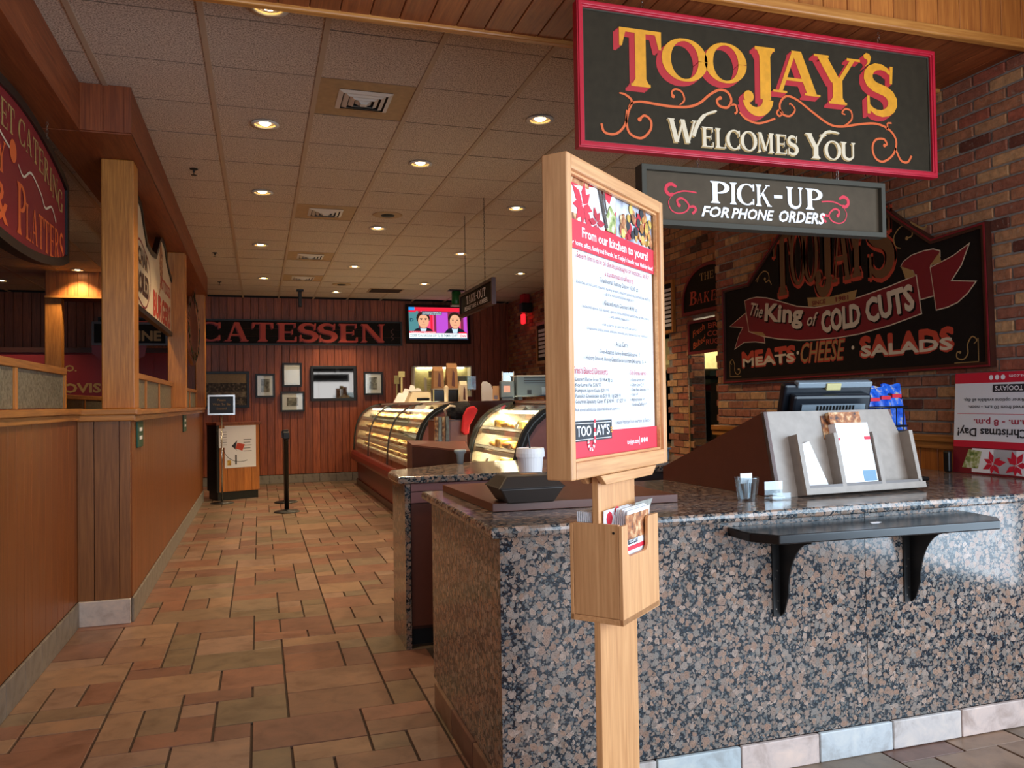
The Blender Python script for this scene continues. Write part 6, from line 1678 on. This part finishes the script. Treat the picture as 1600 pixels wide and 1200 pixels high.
# ================================================================== STANCHIONS, SEATING SIGN, HOST DESK
def stanchion(x, y, label):
    t = thing('stanchion', label, 'stanchion', (x, y, 0), 0, 'black stanchions in the aisle')
    MB().lathe([(.17, 0), (.172, .01), (.15, .02), (.05, .03), (.032, .04)], 28).build('base', M['black'], t, smooth=True)
    MB().lathe([(.03, .04), (.03, .98), (.034, .985), (.034, 1.0)], 16).build('pole', M['black'], t, smooth=True)
    B(-.045, .045, -.045, .045, 1.0, 1.10).build('belt_head', M['black'], t, bevel=.012); B(-.06, -.045, -.02, .02, 1.02, 1.08).build('belt_clip', M['black'], t)
stanchion(.35, 11.46, 'nearer black stanchion in the aisle'); stanchion(.375, 12.6, 'farther black stanchion in the aisle')
t = thing('seating_sign', 'chrome framed black sign on a thin pole asking guests to wait', 'sign stand', (-.545, 12.9, 0))
MB().lathe([(.17, 0), (.17, .012), (.03, .03)], 24).build('base', M['black'], t, smooth=True)
MB().lathe([(.012, .03), (.012, 1.34)], 10).build('pole', M['chrome'], t, smooth=True)
mb = MB(); ring_frame(mb, rectf(-.195, .195, 1.335, 1.64), rectf(-.17, .17, 1.36, 1.615), -.02, .01); mb.build('frame', M['chrome'], t)
B(-.17, .17, -.008, .004, 1.36, 1.615).build('board', M['black'], t)
for k, s_t in enumerate(('Please', 'Wait To Be', 'Seated')): sans('lettering', s_t, M['tan'], t, -.06-.065*(k == 1)-.01*(k == 2), .06+.065*(k == 1)+.01*(k == 2), 1.545-.065*k, .035, -.009, .005)
t = thing('host_desk', 'brown plank host desk with black plinth and a wine poster', 'desk', (-.62, 13.25, 0), R(22))
B(0, .66, 0, .42, .13, 1.17).build('desk_body', M['black_mat'], t); B(-.02, .02, -.012, .43, .13, 1.18).build('corner_board', M['black'], t)
for k in range(5): B(.02+.128*k, .145+.128*k, -.016, 0, .13, 1.17).build('plank', M['plank_h'], t, bevel=.002)
B(-.03, .69, -.03, .45, 1.17, 1.21).build('top', M['plank_dark'], t, bevel=.004); B(.0, .64, -.0, .4, 0, .13).build('plinth', M['black'], t)
t = thing('wine_poster', 'white poster with tilted wine glass drawing on the host desk', 'poster', (-.62, 13.25, 0), R(22))
B(.10, .60, -.021, -.017, .50, 1.16).build('sheet', M['paper'], t)
def wp(mat, polys, name='print', y=-.022):
    mb = MB()
    for q in polys: mb.flat(q, y)
    return letters(name, mb, M[mat], t)
mb = MB(); mb.ribbon([(.35+.27*math.cos(R(a)), .83+.24*math.sin(R(a))) for a in range(150, 300, 8)], .008, -.022); letters('arc_line', mb, M['ink'], t)
wp('ink', [[(.21, .84), (.30, .93), (.27, .80), (.30, .76)], rectf(.265, .29, .55, .70)], 'glass_print'); wp('brick_red', [[(.27, .80), (.30, .89), (.42, .86), (.38, .76)]], 'wine_print'); wp('salad', [rectf(.14, .20, .54, .62)], 'plant_print')
for k in range(5): wp('ink_grey', [rectf(.40, .53-.02*(k % 2), .93-.045*k, .94-.045*k)], 'text_line')
t = thing('notice_sheet', 'small white notice sheet left of the wine poster', 'notice', (-.62, 13.25, 0), R(22))
B(.0+.01, .15, -.0265, -.0225, .82, 1.12).build('sheet', M['paper'], t)
for k in range(6): B(.03, .13, -.0275, -.0265, .86+.04*k, .867+.04*k).build('text_line', M['ink_grey'], t)
# green plates on the inner half wall
for k, (y, lb) in enumerate(((6.25, 'nearer green notice plate with white text on the wood half wall'), (9.9, 'farther green notice plate with white text on the wood half wall'))):
    t = thing('notice_plate', lb, 'notice', (-.838, y, 1.18), PI/2, 'green notice plates')
    B(0, .28 if k == 0 else .35, -.012, 0, 0, .185 if k == 0 else .20).build('plate', M['green'], t, bevel=.003)
    w = .28 if k == 0 else .35
    for z in (.055, .115):
        B(w*.3, w*.75, -.014, -.012, z, z+.026).build('text_block', M['paper'], t)
